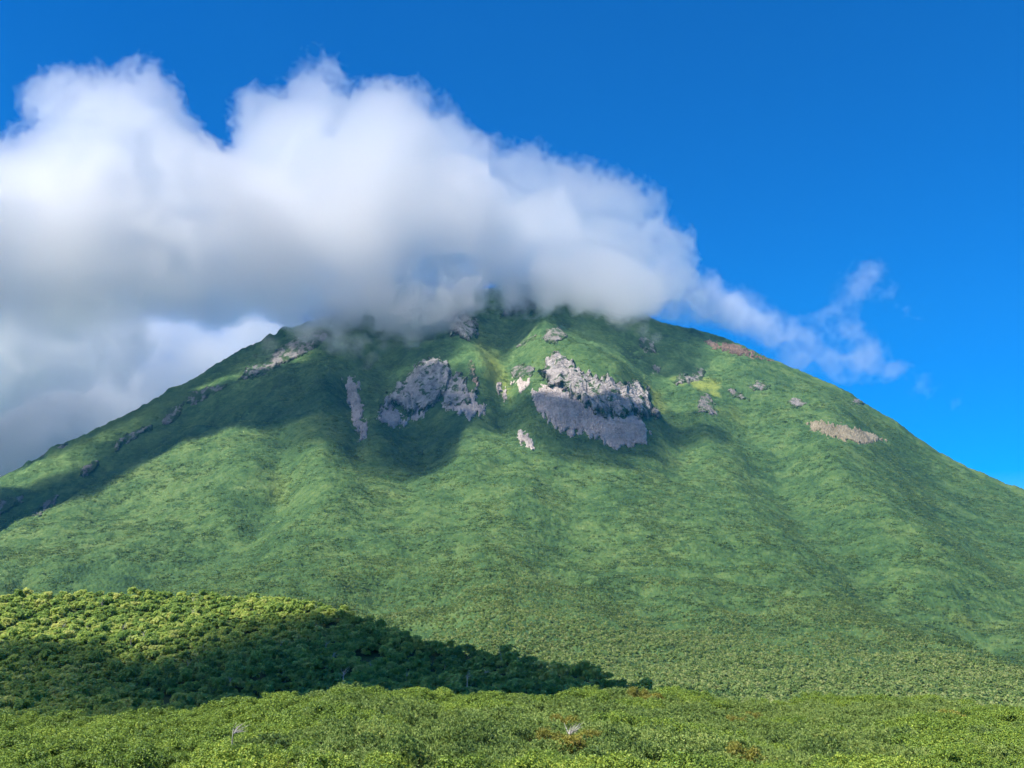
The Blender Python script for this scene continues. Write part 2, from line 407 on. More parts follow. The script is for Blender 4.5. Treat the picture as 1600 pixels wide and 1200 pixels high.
CLIFF_HEAD = [(846, 580), (852, 562), (872, 554), (895, 562), (908, 580), (928, 588), (952, 590), (975, 600), (998, 598), (1010, 612), (1016, 632), (1030, 650), (1012, 652), (985, 644), (968, 652), (930, 644), (900, 624), (880, 606), (858, 604)]
SCREE_FAN = [(828, 612), (850, 600), (880, 600), (905, 622), (935, 642), (968, 650), (990, 642), (1006, 655), (1014, 672), (1006, 694), (960, 701), (935, 688), (912, 676), (892, 682), (866, 668), (845, 648), (834, 630)]
REGIONS = [  # name, kind, polygon in photograph pixels, relief in metres, label, category
    ("cliff", "rock", CLIFF_HEAD, 30, "tall jagged grey cliff face standing directly above the largest scree fan", "cliff"),
    ("cliff", "rock", [(640, 585), (660, 562), (690, 560), (705, 575), (706, 600), (690, 622), (668, 640), (640, 646), (620, 632), (600, 640), (592, 652), (604, 620), (622, 600)], 22, "shadowed bluish cliff with forked scree tongues in the middle hollow", "cliff"),
    ("cliff", "rock", [(702, 590), (716, 582), (728, 592), (726, 610), (742, 612), (736, 630), (712, 634), (692, 634), (694, 612)], 18, "small dark cliff just right of the forked shadowed cliff", "cliff"),
    ("rock_tower", "rock", [(700, 500), (706, 484), (716, 480), (728, 488), (742, 498), (748, 520), (738, 530), (716, 527), (702, 522)], 22, "upright pale rock tower at the ragged cloud edge below the summit", "rock"),
    ("rock_outcrop", "rock", [(790, 470), (808, 458), (830, 462), (842, 478), (836, 490), (812, 488), (782, 496)], 16, "dark rocky summit crag fading into the cloud", "rock"),
    ("rock_ridge", "rock", [(440, 540), (470, 524), (500, 516), (520, 520), (500, 538), (470, 556), (440, 570), (400, 590), (375, 592), (385, 575), (415, 562)], 15, "long grey rocky ridge high on the western shoulder under the cloud", "rock"),
    ("rock_outcrop", "rock", [(300, 612), (330, 602), (356, 598), (350, 608), (322, 622), (300, 636), (292, 628)], 12, "grey outcrop in sun at the top of the shaded ravine wall", "rock"),
    ("rock_outcrop", "rock", [(262, 640), (288, 628), (282, 652), (262, 666), (254, 660)], 10, "small dark outcrop in the shaded upper ravine", "rock"),
    ("rock_outcrop", "rock", [(178, 698), (186, 684), (208, 672), (238, 662), (240, 670), (218, 684), (196, 694), (182, 708)], 14, "bluish crag band halfway along the shaded ravine wall", "rock"),
    ("rock_outcrop", "rock", [(124, 742), (130, 728), (150, 718), (160, 720), (152, 736), (134, 746)], 10, "dark crag in the shaded ravine below the bluish band", "rock"),
    ("rock_outcrop", "rock", [(-30, 800), (-20, 782), (10, 778), (38, 772), (40, 784), (18, 798), (0, 808)], 12, "dark crag where the shaded ravine leaves the picture", "rock"),
    ("rock_outcrop", "rock", [(52, 802), (62, 788), (82, 776), (96, 772), (92, 786), (72, 796), (62, 808)], 8, "broken grey blocks beside the near shoulder low in the ravine", "rock"),
    ("rock_outcrop", "rock", [(66, 712), (72, 704), (90, 696), (104, 692), (96, 702), (76, 712)], 6, "low rocky step on the skyline of the long left ridge", "rock"),
    ("rock_outcrop", "rock", [(796, 580), (806, 570), (824, 568), (836, 574), (834, 586), (812, 590), (798, 590)], 10, "pale outcrop with a light scree apron left of the jagged cliff", "rock"),
    ("rock_outcrop", "rock", [(848, 528), (856, 512), (872, 510), (888, 524), (878, 532), (858, 540)], 10, "grey outcrop on the green spine above the jagged cliff", "rock"),
    ("rock_outcrop", "rock", [(804, 540), (820, 530), (838, 520), (840, 524), (822, 538), (806, 546)], 6, "thin rocky step left of the green spine", "rock"),
    ("rock_outcrop", "rock", [(996, 530), (1008, 524), (1022, 538), (1028, 550), (1018, 552), (1002, 546)], 12, "solitary rounded outcrop on the slope below the cloud's right edge", "rock"),
    ("rock_outcrop", "rock", [(1016, 572), (1024, 568), (1034, 576), (1028, 584), (1018, 582)], 7, "small pale outcrop right of the jagged cliff top", "rock"),
    ("rock_outcrop", "rock", [(1050, 596), (1062, 584), (1080, 584), (1094, 574), (1102, 578), (1100, 592), (1080, 596), (1056, 602)], 10, "dark broken crag above the yellow meadow patch", "rock"),
    ("rock_outcrop", "rock", [(1138, 608), (1148, 606), (1160, 614), (1174, 622), (1170, 628), (1150, 622), (1140, 618)], 7, "pale stepped outcrop right of the yellow meadow patch", "rock"),
    ("rock_outcrop", "rock", [(1088, 634), (1094, 616), (1106, 614), (1116, 630), (1122, 648), (1108, 648), (1092, 642)], 8, "scattered grey blocks at the edge of the cloud shadow", "rock"),
    ("rock_outcrop", "rock", [(1170, 602), (1182, 594), (1204, 600), (1206, 608), (1190, 610), (1174, 610)], 6, "dark little crag with white stones high on the right slope", "rock"),
    ("rock_outcrop", "rock", [(1232, 628), (1240, 620), (1256, 624), (1266, 632), (1256, 634), (1240, 638)], 7, "cluster of pale blocks above the tan bare patch", "rock"),
    ("rock_outcrop", "rock", [(1330, 622), (1344, 620), (1352, 630), (1346, 634), (1334, 630)], 6, "small grey crag on the right hand skyline", "rock"),
    ("rock_outcrop", "rock", [(652, 704), (662, 702), (664, 708), (654, 711)], 5, "lone pale boulder on the smooth shaded slope under the middle hollow", "rock"),
    ("rock_outcrop", "rock", [(728, 566), (736, 560), (742, 570), (746, 588), (752, 606), (744, 606), (734, 586)], 8, "reddish rock rib running down beside the yellow gully", "rock"),
    ("scree_slope", "scree", SCREE_FAN, 3, "large grey scree fan spreading below the jagged cliff", "scree"),
    ("scree_slope", "scree", [(536, 592), (548, 586), (552, 572), (558, 590), (564, 612), (570, 640), (574, 668), (574, 684), (562, 690), (556, 668), (548, 630)], 3, "long narrow grey scree stripe running down the shaded slope", "scree"),
    ("scree_slope", "scree", [(600, 628), (612, 616), (622, 618), (618, 640), (630, 650), (632, 662), (614, 670), (606, 660), (588, 656), (596, 640)], 3, "short forked scree tongue under the shadowed bluish cliff", "scree"),
    ("scree_slope", "scree", [(640, 650), (660, 630), (668, 634), (660, 652), (642, 660), (624, 668)], 3, "thin slanting scree tongue under the shadowed bluish cliff", "scree"),
    ("scree_slope", "scree", [(690, 628), (704, 616), (724, 612), (740, 608), (758, 632), (756, 648), (734, 655), (716, 640), (694, 636)], 3, "rounded grey scree apron below the small dark cliff", "scree"),
    ("scree_slope", "scree", [(808, 668), (820, 672), (832, 690), (836, 700), (824, 702), (810, 684)], 2, "small pale scree patch left of the largest scree fan's foot", "scree"),
    ("scree_slope", "scree", [(800, 590), (820, 590), (832, 592), (822, 606), (812, 610), (802, 602)], 2, "small sunny scree apron above the cloud shadow", "scree"),
    ("scree_slope", "scree", [(775, 596), (784, 598), (792, 620), (794, 628), (786, 622)], 2, "thin pale scree streak ending the yellow gully", "scree"),
    ("scree_slope", "tan", [(1258, 660), (1276, 656), (1316, 662), (1346, 670), (1392, 688), (1362, 690), (1346, 694), (1312, 686), (1288, 678), (1266, 672)], 2, "tan bare scree patch on the right slope", "scree"),
    ("scree_slope", "tan", [(1094, 532), (1110, 530), (1150, 538), (1182, 550), (1208, 563), (1180, 560), (1140, 552), (1112, 544)], 2, "reddish brown bare strip below the right skyline", "scree"),
]
MEADOWS = [([(752, 545), (770, 548), (790, 590), (796, 625), (780, 600), (762, 580)], 0.7, 12), ([(1010, 600), (1028, 612), (1040, 640), (1030, 650), (1016, 625)], 0.6, 8), ([(1050, 592), (1100, 590), (1124, 596), (1122, 616), (1092, 606)], 0.85, 5),
           ([(740, 500), (752, 520), (760, 560), (748, 550)], 0.5, 10), ([(420, 740), (450, 745), (450, 790), (420, 780)], 0.22, 12), ([(1120, 640), (1150, 640), (1160, 660)], 0.3, 12), ([(150, 660), (330, 600), (300, 620), (120, 700)], 0.25, 18), ([(1450, 945), (1500, 962), (1560, 985), (1500, 970)], 0.3, 6)]

NC, NR = 1180, 640
uu = np.linspace(-420, 2020, NC)[None, :].repeat(NR, 0)
tt = np.linspace(0, 1, NR)[:, None].repeat(NC, 1)
vv = V_BOT + (curve(uu, TOP) - V_BOT) * tt
mp_ = m_smooth(uu, vv)
X, Y = mp_[..., 0], mp_[..., 1]
su_, sv_ = project(mp_)
rr = np.hypot(X, Y)
cover = np.ones_like(uu)
bare = np.zeros_like(uu)
edge_n = 5 * fbm2(X / 22, Y / 22, 3, 5)
for nm, kd, poly, amp, lab, cat in REGIONS:
    p = np.array(poly); box = (su_ > p[:, 0].min() - 25) & (su_ < p[:, 0].max() + 25) & (sv_ > p[:, 1].min() - 25) & (sv_ < p[:, 1].max() + 25)
    sd = poly_sd(su_[box], sv_[box], poly) + edge_n[box] * 0.8
    cover[box] = np.minimum(cover[box], sstep(-1, 4, sd))
meadow = np.zeros_like(uu)
for poly, a, soft in MEADOWS:
    meadow = np.maximum(meadow, a * (1 - sstep(-soft, soft, poly_sd(su_, sv_, poly) + 1.6 * edge_n)))
# canopy and shrub cushions: rounded humps, lower and finer towards the top
q_ = m_q(uu, vv)
arc = np.arctan2(X, Y) * 2000 + 3 * noise2(X / 20, Y / 20, 29)
w1, id1 = worley2(arc / 9.0, rr / 6.0, 31)
w2, id2 = worley2(arc / 30.0, rr / 17.0, 41)
patch = sstep(-0.25, 0.35, fbm2(X / 90, Y / 140, 4, 51))
canopy = (2.6 * (1 - w1) ** 1 + 2.8 * (1 - w2) * (0.4 + 0.6 * id2)) * (0.35 + 0.65 * patch)
canopy *= 0.8 + 0.45 * (1 - sstep(0.45, 0.95, q_))
canopy *= 0.4 + 0.6 * sstep(0.12, 0.5, q_)
canopy += 0.7 * rng.standard_normal(uu.shape)
mp_[..., 2] += canopy * cover * np.clip(0.75 + 0.25 * sstep(0, 0.03, 1 - q_), 0, 1) - 2.0
tone = 0.26 * (id1 - 0.5) + 0.22 * (id2 - 0.5) - 0.16 * (patch - 0.5) + 0.03 * rng.standard_normal(uu.shape)
tone += 0.10 * np.exp(-((curve(uu, SHOULDER) + 30 - vv) / 60) ** 2) * (1 - sstep(300, 600, uu))
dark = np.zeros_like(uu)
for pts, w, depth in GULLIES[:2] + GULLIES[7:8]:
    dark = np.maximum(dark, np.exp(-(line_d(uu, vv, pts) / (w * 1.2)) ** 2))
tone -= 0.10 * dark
# a rugged skyline, roughest on the long left ridge
edge_w = np.exp(-((vv - curve(uu, TOP)) / 14.0) ** 2)
mp_[..., 2] += edge_w * (2.2 + 4.5 * (1 - sstep(420, 620, uu))) * (np.abs(fbm2(arc / 42, rr / 200, 4, 77)) * 2.2 - 0.5)
# the far side of the mountain, falling away behind the skyline
NB = 14
back = np.repeat(mp_[-1:, :, :], NB, 0)
rb = np.linspace(0, 1, NB + 1)[1:, None]
hd = back[..., :2] / np.linalg.norm(back[..., :2], axis=-1, keepdims=True)
back[..., :2] += hd * (rb * 1500)[..., None]
back[..., 2] -= (rb ** 1.3) * (np.abs(back[..., 2]) * 0.9 + 120) + 8 * rng.random(back.shape[:2])
allv = np.concatenate([mp_, back], 0)
pad = lambda a: np.concatenate([a, np.repeat(a[-1:], NB, 0)], 0)
me = np_mesh("mountain", allv.reshape(-1, 3), grid_faces(NR + NB, NC)[:, ::-1])
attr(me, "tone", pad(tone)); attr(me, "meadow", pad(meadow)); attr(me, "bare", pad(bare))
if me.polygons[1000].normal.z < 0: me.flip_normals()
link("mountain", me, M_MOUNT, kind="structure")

# cliffs, outcrops and scree lie on the mountain, each a body of its own
def region_body(name, kd, poly, amp, lab, cat, seed):
    p = np.array(poly, float)
    m = 9
    u0, u1, v0, v1 = p[:, 0].min() - m, p[:, 0].max() + m, p[:, 1].min() - m, p[:, 1].max() + m
    st = 0.75
    nu, nv = int((u1 - u0) / st) + 2, int((v1 - v0) / st) + 2
    u, v = np.meshgrid(np.linspace(u0, u1, nu), np.linspace(v1, v0, nv))
    q = m_smooth(u, m_inv(u, v))
    x, y, z = q[..., 0], q[..., 1], q[..., 2]
    sd = poly_sd(u, v, poly) + 3.4 * fbm2(x / 16, y / 16, 3, 5 + seed) + 2.6 * fbm2(x / 7, z / 7, 2, 9 + seed)
    if kd == "rock" and amp > 16:
        sd = sd + 7.0 * noise2(u / 7.0, v / 45.0, 53 + seed) + 6.0 * sstep(0.35, 0.75, fbm2((u + v) / 16.0, (u - v) / 40.0, 3, 54 + seed))
    if kd != "rock":
        sd = sd + (7.0 if kd == "scree" else 2.0) * noise2(u / 9.0, v / 60.0, 51 + seed) + (4.0 if kd == "scree" else 1.0) * noise2(u / 5.0, v / 26.0, 55 + seed) + 2.0 * noise2(u / 2.2, v / 9.0, 57 + seed) + 9.0 * sstep(0.45, 0.8, fbm2(u / 13.0, v / 20.0, 3, 59 + seed))
    inn = sstep(2.5, -4.0, sd)
    tocam = -q / np.linalg.norm(q, axis=-1, keepdims=True)
    out = tocam * 0.85 + np.array([0, 0, 0.35])
    if kd == "rock":
        # buttresses and clefts: tall narrow cells, plus blocky steps
        xr = x + 0.25 * y + 6 * noise2(x / 30, z / 30, 60 + seed)
        rdg = lambda a_, b_, k: 1 - 2 * np.abs(noise2(xr / a_, z / b_ + 0.35 * xr / b_, k + seed))
        wb, ib = worley2(xr / 11.0, z / 9.0, 71 + seed)
        ledge = z / 13.0 + 0.8 * noise2(xr / 25, z / 60, 66 + seed); ledge = sstep(0.55, 1.0, ledge - np.floor(ledge))
        am = amp * (1.0 if amp > 16 else 0.6)
        h = am * (0.26 + 0.55 * rdg(44, 150, 61) + 0.26 * rdg(19, 90, 62) + 0.10 * rdg(8, 40, 63) + 0.05 * (ib - 0.5) - 0.07 * ledge) + 0.6 * rng.standard_normal(x.shape)
        h = np.where(sd < 1.5, h, 0)
        disp = inn * np.clip(h, -4, 60) - 7.0 * (1 - inn)
        moss = (0.03 if amp <= 16 else -0.02) + 0.13 * (fbm2(xr / 20, z / 34, 4, 91 + seed)) + 0.07 * sstep(-9, 0, sd) + 0.05 * (1 - inn)
    else:
        disp = inn * (amp + 1.0 * fbm2(x / 9, y / 9, 3, 7 + seed) + 1.5 * rng.standard_normal(x.shape)) - 8.0 * (1 - inn)
        moss = (0.32 if kd == "scree" else 0.08) * fbm2(u / 4.0, v / 38.0, 3, 63 + seed) + 0.5 * noise2(u / 14.0, v / 30.0, 65 + seed) + 0.22 * rng.standard_normal(x.shape)
    q = q + out * disp[..., None]
    keep = (sd < 3.5)
    f = grid_faces(nv, nu)
    f = f[keep.ravel()[f].all(1)]
    used, inv = np.unique(f, return_inverse=True)
    me = np_mesh(name, q.reshape(-1, 3)[used], inv.reshape(-1, 4)[:, ::-1], smooth=(kd != "rock"))
    attr(me, "moss", moss.ravel()[used])
    if len(me.polygons) and sum(pp.normal.dot(Vector((0, -0.7, 0.7))) for pp in list(me.polygons)[:200]) < 0: me.flip_normals()
    # a skirt gives the body thickness down into the slope
    mat = {"rock" if amp > 16 else "-": M_ROCK, "rock" if amp <= 16 else "-": M_ROCK_DARK, "scree": M_SCREE, "tan": M_SCREE_TAN}[kd] if kd == "rock" else {"rock": M_ROCK, "scree": M_SCREE, "tan": M_SCREE_TAN}[kd]
    if "reddish brown bare strip" in lab: mat = M_SCREE_RED
    if "reddish rock rib" in lab: mat = M_ROCK_RED
    o = link(name, me, mat, label=lab, category=cat)
    md = o.modifiers.new("thickness", "SOLIDIFY"); md.thickness = 6.0; md.offset = -1.0
    if kd == "rock":
        o["group"] = "rock outcrops and cliffs on the mountain"
    else:
        o["group"] = "scree patches on the mountain"
for i, rg in enumerate(REGIONS):
    region_body(*rg, seed=100 + 7 * i)

# ------------------------------------------------------------------ plants: leaf clouds as numpy arrays, joined per plant
def leaf_quads(c, nrm, length, width, fold=0.25, droop=0.0, roll=None):
    """diamond leaves centred at c, facing nrm: returns verts (n*4,3)"""
    n = len(c)
    nrm = nrm / (np.linalg.norm(nrm, axis=1, keepdims=True) + 1e-9)
    a = rng.standard_normal((n, 3)); t = np.cross(nrm, a); t /= np.linalg.norm(t, axis=1, keepdims=True) + 1e-9
    b = np.cross(nrm, t)
    L = np.asarray(length).reshape(-1, 1) * np.ones((n, 1)) / 2; W = np.asarray(width).reshape(-1, 1) * np.ones((n, 1)) / 2
    v = np.stack([c - t * L - nrm * L * fold, c + b * W, c + t * L - nrm * L * (fold + droop), c - b * W], 1)
    return v.reshape(-1, 3)

def quads(n): return np.arange(n * 4).reshape(n, 4)

def tube_np(pts, radii, sides=5):
    pts = np.array(pts, float); vs = []; fs = []
    for i, (p, r) in enumerate(zip(pts, radii)):
        d = pts[min(i + 1, len(pts) - 1)] - pts[max(i - 1, 0)]
        d /= np.linalg.norm(d) + 1e-9
        a = np.cross(d, [0.3, 0.9, 0.2]); a /= np.linalg.norm(a) + 1e-9; b = np.cross(d, a)
        for k in range(sides):
            w = 2 * math.pi * k / sides
            vs.append(p + r * (math.cos(w) * a + math.sin(w) * b))
    for i in range(len(pts) - 1):
        for k in range(sides):
            fs.append((i * sides + k, i * sides + (k + 1) % sides, (i + 1) * sides + (k + 1) % sides, (i + 1) * sides + k))
    return np.array(vs), np.array(fs)

def join_np(parts):
    vs, fs, o = [], [], 0
    for v, f in parts:
        vs.append(v); fs.append(f + o); o += len(v)
    return np.concatenate(vs), np.concatenate(fs)

def crown_points(n, lobes):
    """points spread through the outer part of several lobes; returns points and outward normals"""
    P, N = [], []
    w = np.array([l[3] ** 2 for l in lobes]); w = w / w.sum()
    for (cx, cyy, cz, r, fl), k in zip(lobes, rng.multinomial(n, w)):
        d = rng.standard_normal((k, 3)); d /= np.linalg.norm(d, axis=1, keepdims=True)
        d[:, 2] = np.where(d[:, 2] < -0.35, -d[:, 2], d[:, 2])
        rad = r * (0.58 + 0.55 * rng.random((k, 1)))
        q = d * rad; q[:, 2] *= fl
        P.append(q + (cx, cyy, cz)); N.append(d)
    return np.concatenate(P), np.concatenate(N)

def tree_proto(n_leaf, leaf, height=5.0, spread=2.7, lobes_n=7):
    lobes = [(0, 0, height * 0.62, spread * 0.6, 0.85)]
    for k in range(lobes_n):
        a = 2 * math.pi * (k + rng.random() * 0.7) / lobes_n
        rad = spread * (0.35 + 0.35 * rng.random())
        lobes.append((math.cos(a) * rad, math.sin(a) * rad, height * (0.42 + 0.38 * rng.random()), spread * (0.26 + 0.26 * rng.random()), 0.95))
    P, N = crown_points(n_leaf, lobes)
    N = N * 0.9 + rng.standard_normal(N.shape) * 0.4 + np.array([0, 0, 0.5])
    s = leaf * (0.6 + 0.8 * rng.random(len(P)))
    v = leaf_quads(P, N, s * 1.25, s * 0.85, 0.15)
    tint = np.repeat(np.clip(0.5 + 0.28 * rng.standard_normal(len(P)), 0, 1), 4)
    parts = []
    base = np.array([0, 0, -0.8]); fork = np.array([0.15, 0.1, height * 0.3])
    parts.append(tube_np([base, (0.05, 0, height * 0.12), fork], [0.17, 0.15, 0.12]))
    for l in lobes[:6]:
        e = np.array(l[:3]) + (0, 0, l[3] * 0.45)
        mid = (fork + e) / 2 + rng.standard_normal(3) * 0.25
        parts.append(tube_np([fork, mid, e], [0.10, 0.07, 0.02]))
    return v, tint, join_np(parts)

# ------------------------------------------------------------------ the wooded hill in the middle distance
HILL_TOP = [(-420, 925), (-100, 922), (0, 921), (100, 919), (200, 920), (300, 920), (400, 922), (480, 931), (540, 946), (590, 966), (650, 985), (720, 1001), (800, 1012), (880, 1028), (960, 1042), (1060, 1067), (1150, 1092), (1300, 1130)]
HILL_R = [(-420, 430), (0, 470), (400, 460), (560, 400), (700, 355), (900, 310), (1060, 285), (1300, 260)]
HILL_FOOT_R, HILL_FOOT_V = 150.0, 1190.0
TREE_H = 4.2
def hill_point(u, q):
    """q 0 at the foot, 1 on the crest; gives the canopy top"""
    vt = curve(u, HILL_TOP); v = HILL_FOOT_V + (vt - HILL_FOOT_V) * q
    r = HILL_FOOT_R + (curve(u, HILL_R) - HILL_FOOT_R) * q ** 0.9
    p = place(u, v, r)
    p[..., 2] += q * (1 - q) * 13 * fbm2(p[..., 0] / 55, p[..., 1] / 55, 3, 131)
    return p
hu, hq = np.meshgrid(np.linspace(-420, 1300, 200), np.linspace(0, 1, 90))
hp = hill_point(hu, hq); hp[..., 2] -= TREE_H
hb = hp[-1:].repeat(6, 0); hdir = hb[..., :2] / np.linalg.norm(hb[..., :2], axis=-1, keepdims=True)
k6 = np.linspace(0.2, 1, 6)[:, None]
hb[..., :2] += hdir * (k6 * 120)[..., None]; hb[..., 2] -= k6 ** 1.5 * 60
hp = np.concatenate([hp, hb], 0)
me = np_mesh("hill", hp.reshape(-1, 3), grid_faces(96, 200)[:, ::-1])
if me.polygons[50].normal.z < 0: me.flip_normals()
link("hill", me, M_GROUND, kind="structure")

protos = []
for k in range(5):
    v, tint, (bv, bf) = tree_proto(900, 0.5, 4.6 + 0.5 * rng.random(), 2.5 + 0.6 * rng.random())
    crown = np_mesh("crown", v, quads(len(v) // 4), smooth=False); attr(crown, "tint", tint); crown.materials.append(M_TREE)
    trunk = np_mesh("trunk", bv, bf); trunk.materials.append(M_BARK)
    protos.append((crown, trunk))
far_protos = [tree_proto(200, 0.9, 4.6 + 0.4 * k, 2.6)[:2] for k in range(4)]
slope_protos = [tree_proto(30, 1.25, 3.6 + 0.3 * k, 2.2, 4)[:2] for k in range(5)]

def merged_trees(name, pts, protos_, scales, mat, lab, tint_amp=0.45, align=False):
    """a wood that reads as one mass"""
    V, T = [], []
    kind = rng.integers(0, len(protos_), len(pts))
    for k, (pv, pt) in enumerate(protos_):
        sel = np.where(kind == k)[0]
        if not len(sel): continue
        a = rng.random(len(sel)) * 2 * math.pi
        if align: a = -np.arctan2(pts[sel][:, 0], pts[sel][:, 1]) + 0.35 * rng.standard_normal(len(sel))
        c, s = np.cos(a), np.sin(a)
        sc = scales[sel]
        x = (pv[None, :, 0] * c[:, None] - pv[None, :, 1] * s[:, None]) * sc[:, None]
        y = (pv[None, :, 0] * s[:, None] + pv[None, :, 1] * c[:, None]) * sc[:, None]
        z = pv[None, :, 2] * (sc * (0.65 + 0.6 * rng.random(len(sel))))[:, None]
        V.append((np.stack([x, y, z], -1) + pts[sel][:, None, :]).reshape(-1, 3))
        T.append((pt[None, :] + tint_amp * rng.standard_normal(len(sel))[:, None]).ravel())
    V = np.concatenate(V); T = np.concatenate(T)
    me = np_mesh(name, V, quads(len(V) // 4), smooth=False)
    attr(me, "tint", np.clip(T, -0.3, 1.3))
    return link(name, me, mat, kind="stuff", label=lab)

# jittered spots over the hill, nearest first
spots = []
hx, hy = np.meshgrid(np.arange(-330, 260, 2.7), np.arange(120, 480, 2.7))
hx = (hx + (rng.random(hx.shape) - 0.5) * 2.8).ravel(); hy = (hy + (rng.random(hy.shape) - 0.5) * 2.8).ravel()
gu = np.linspace(-420, 1300, 500); gq = np.linspace(0.0, 1.0, 260)
GU, GQ = np.meshgrid(gu, gq)
GP = hill_point(GU, GQ)
# look up hill height by a coarse bearing/distance table
def hill_lookup(x, y):
    az = np.arctan2(x, y); r = np.hypot(x, y)
    gaz = np.arctan2(GP[..., 0], GP[..., 1]); gr = np.hypot(GP[..., 0], GP[..., 1])
    col = np.clip(np.searchsorted(gaz[130], az), 0, 499)
    out = np.full(x.shape, np.nan); qq = np.zeros(x.shape)
    for c in np.unique(col):
        s = col == c
        rc = gr[:, c]; ok = (r[s] >= rc[0]) & (r[s] <= rc[-1])
        z = np.interp(r[s], rc, GP[:, c, 2]); z[~ok] = np.nan
        out[s] = z; qq[s] = np.interp(r[s], rc, gq)
    az_ok = (az > gaz[130, 0]) & (az < gaz[130, -1])
    out[~az_ok] = np.nan
    return out, qq
hz, hqq = hill_lookup(hx, hy)
ok = ~np.isnan(hz) & (fbm2(hx / 22, hy / 22, 3, 141) > -0.62)
HT = np.stack([hx, hy, hz - TREE_H - 0.4], -1)[ok]
az = np.arctan2(HT[:, 0], HT[:, 1]); rad = np.hypot(HT[:, 0], HT[:, 1])
# where it would show: above the foreground crest
FORE_TOP = [(-300, 1118), (0, 1116), (100, 1114), (150, 1111), (250, 1108), (330, 1098), (400, 1086), (480, 1074), (560, 1066), (600, 1070), (650, 1075), (730, 1082), (800, 1078), (850, 1086), (900, 1074), (1000, 1072), (1100, 1078), (1150, 1086), (1200, 1092), (1300, 1085), (1400, 1084), (1450, 1086), (1600, 1098), (1900, 1100)]
pu, pv = project(HT + [0, 0, TREE_H])
vis = (pu > -60) & (pu < 1660) & (pv < curve(np.clip(pu, -300, 1900), FORE_TOP) + 16)
order = np.argsort(rad + np.where(vis, 0, 1e4))
near = order[:300]
rest = order[300:]
for i in near:
    k = int(rng.integers(0, len(protos))); s = 0.6 + 0.5 * rng.random() ** 1.5
    t = empty("birch_tree", HT[i], rng.random() * 6.28, (s, s, s * (0.7 + 0.5 * rng.random())), label="rounded green birch with pale twisted trunk in the wood behind the near bushes", category="tree", group="birches of the wooded hill")
    link("crown", protos[k][0], parent=t); link("trunk", protos[k][1], parent=t)
merged_trees("hillside_forest", HT[rest], far_protos, 0.5 + 0.5 * rng.random(len(rest)) ** 1.5, M_TREE, "mixed green birch wood covering the low hill")

# the wood on the lower slopes of the mountain
def slope_trees(n, q0, q1):
    u = rng.uniform(-150, 1750, n); a = rng.random(n)
    r0, r1 = 0.0, 1.0
    q = q0 + (q1 - q0) * (np.sqrt(((q0 * 2200 + 400) ** 2 * (1 - a) + (q1 * 2200 + 400) ** 2 * a)) - (q0 * 2200 + 400)) / ((q1 - q0) * 2200)
    v = V_BOT + (curve(u, TOP) - V_BOT) * q
    return m_smooth(u, v), u, v, q
sp, su, sv, sq = slope_trees(130000, 0.0, 0.36)
dens = fbm2(sp[:, 0] / 70, sp[:, 1] / 70, 3, 171)
keep = rng.random(len(sp)) < np.clip(0.9 + dens - 2.5 * np.clip(sq - 0.22, 0, 1), 0.12, 1)
sp = sp[keep]; sq = sq[keep]
sp[:, 2] -= 1.6 + 1.6 * np.clip((sq - 0.1) / 0.26, 0, 1)
# the hollow between the near slope and the mountain's foot
vu = rng.uniform(math.radians(-12), math.radians(40), 9000); vr = np.sqrt(rng.uniform(95 ** 2, 440 ** 2, 9000))
vx, vy = np.sin(vu) * vr, np.cos(vu) * vr
hv_, _ = hill_lookup(vx, vy)
sel = np.isnan(hv_) | (hv_ < -36)
sp = np.concatenate([sp, np.stack([vx, vy, -40.8 + 0 * vx], -1)[sel]]); sq = np.concatenate([sq, np.zeros(sel.sum())])
merged_trees("mountain_forest", sp, slope_protos, (0.62 + 0.42 * rng.random(len(sp))) * (1 - 0.3 * np.clip(sq / 0.36, 0, 1)), M_TREE_FAR, "green birch forest covering the mountain's lower slopes")

# low shrub patches over the open upper slopes
def shrub_proto():
    P, N = crown_points(17, [(0, 0, 0.5, 1.5, 0.6), (1.2, 0.3, 0.4, 1.1, 0.6), (-1.0, -0.5, 0.4, 1.1, 0.6)])
    N = N * 0.5 + rng.standard_normal(N.shape) * 0.35 + np.array([0, 0, 0.7])
    sz = 1.25 * (0.7 + 0.6 * rng.random(len(P)))
    P = P * np.array([2.3, 0.9, 0.8])
    return leaf_quads(P, N, sz * 1.2, sz * 0.9, 0.15), np.repeat(np.clip(0.45 + 0.25 * rng.standard_normal(len(P)), 0, 1), 4)
nS = 120000
ps_u = rng.uniform(-100, 1700, nS); ps_q = 0.22 + 0.75 * rng.random(nS) ** 0.85
ps_v = V_BOT + (curve(ps_u, TOP) - V_BOT) * ps_q
ps = m_smooth(ps_u, ps_v)
pa = np.arctan2(ps[:, 0], ps[:, 1]) * 2000; pr_ = np.hypot(ps[:, 0], ps[:, 1])
pd = fbm2(pa / 120, pr_ / 60, 4, 181) + 0.6 * fbm2(pa / 30, pr_ / 18, 2, 185)
ci = np.clip((ps_q * (NR - 1)).astype(int), 0, NR - 1); cj = np.clip(((ps_u + 420) / 2440 * (NC - 1)).astype(int), 0, NC - 1)
kp = (rng.random(nS) < np.clip(0.42 + 0.75 * pd, 0.05, 1)) & (cover[ci, cj] > 0.7)
ps = ps[kp]; ps[:, 2] += 0.4 + 0.5 * rng.random(len(ps))
M_SHRUB = leaf_material("upper_slope_shrub", [(0.0, (0.06, 0.11, 0.036)), (0.45, (0.11, 0.175, 0.05)), (0.8, (0.165, 0.23, 0.065)), (1.0, (0.21, 0.265, 0.085))], 0.45, 0.7, 0.1, 0.008)
merged_trees("mountain_shrubs", ps, [shrub_proto() for _ in range(5)], 0.55 + 0.75 * rng.random(len(ps)), M_SHRUB, "low dark green scrub scattered over the mountain's upper slopes", align=True)

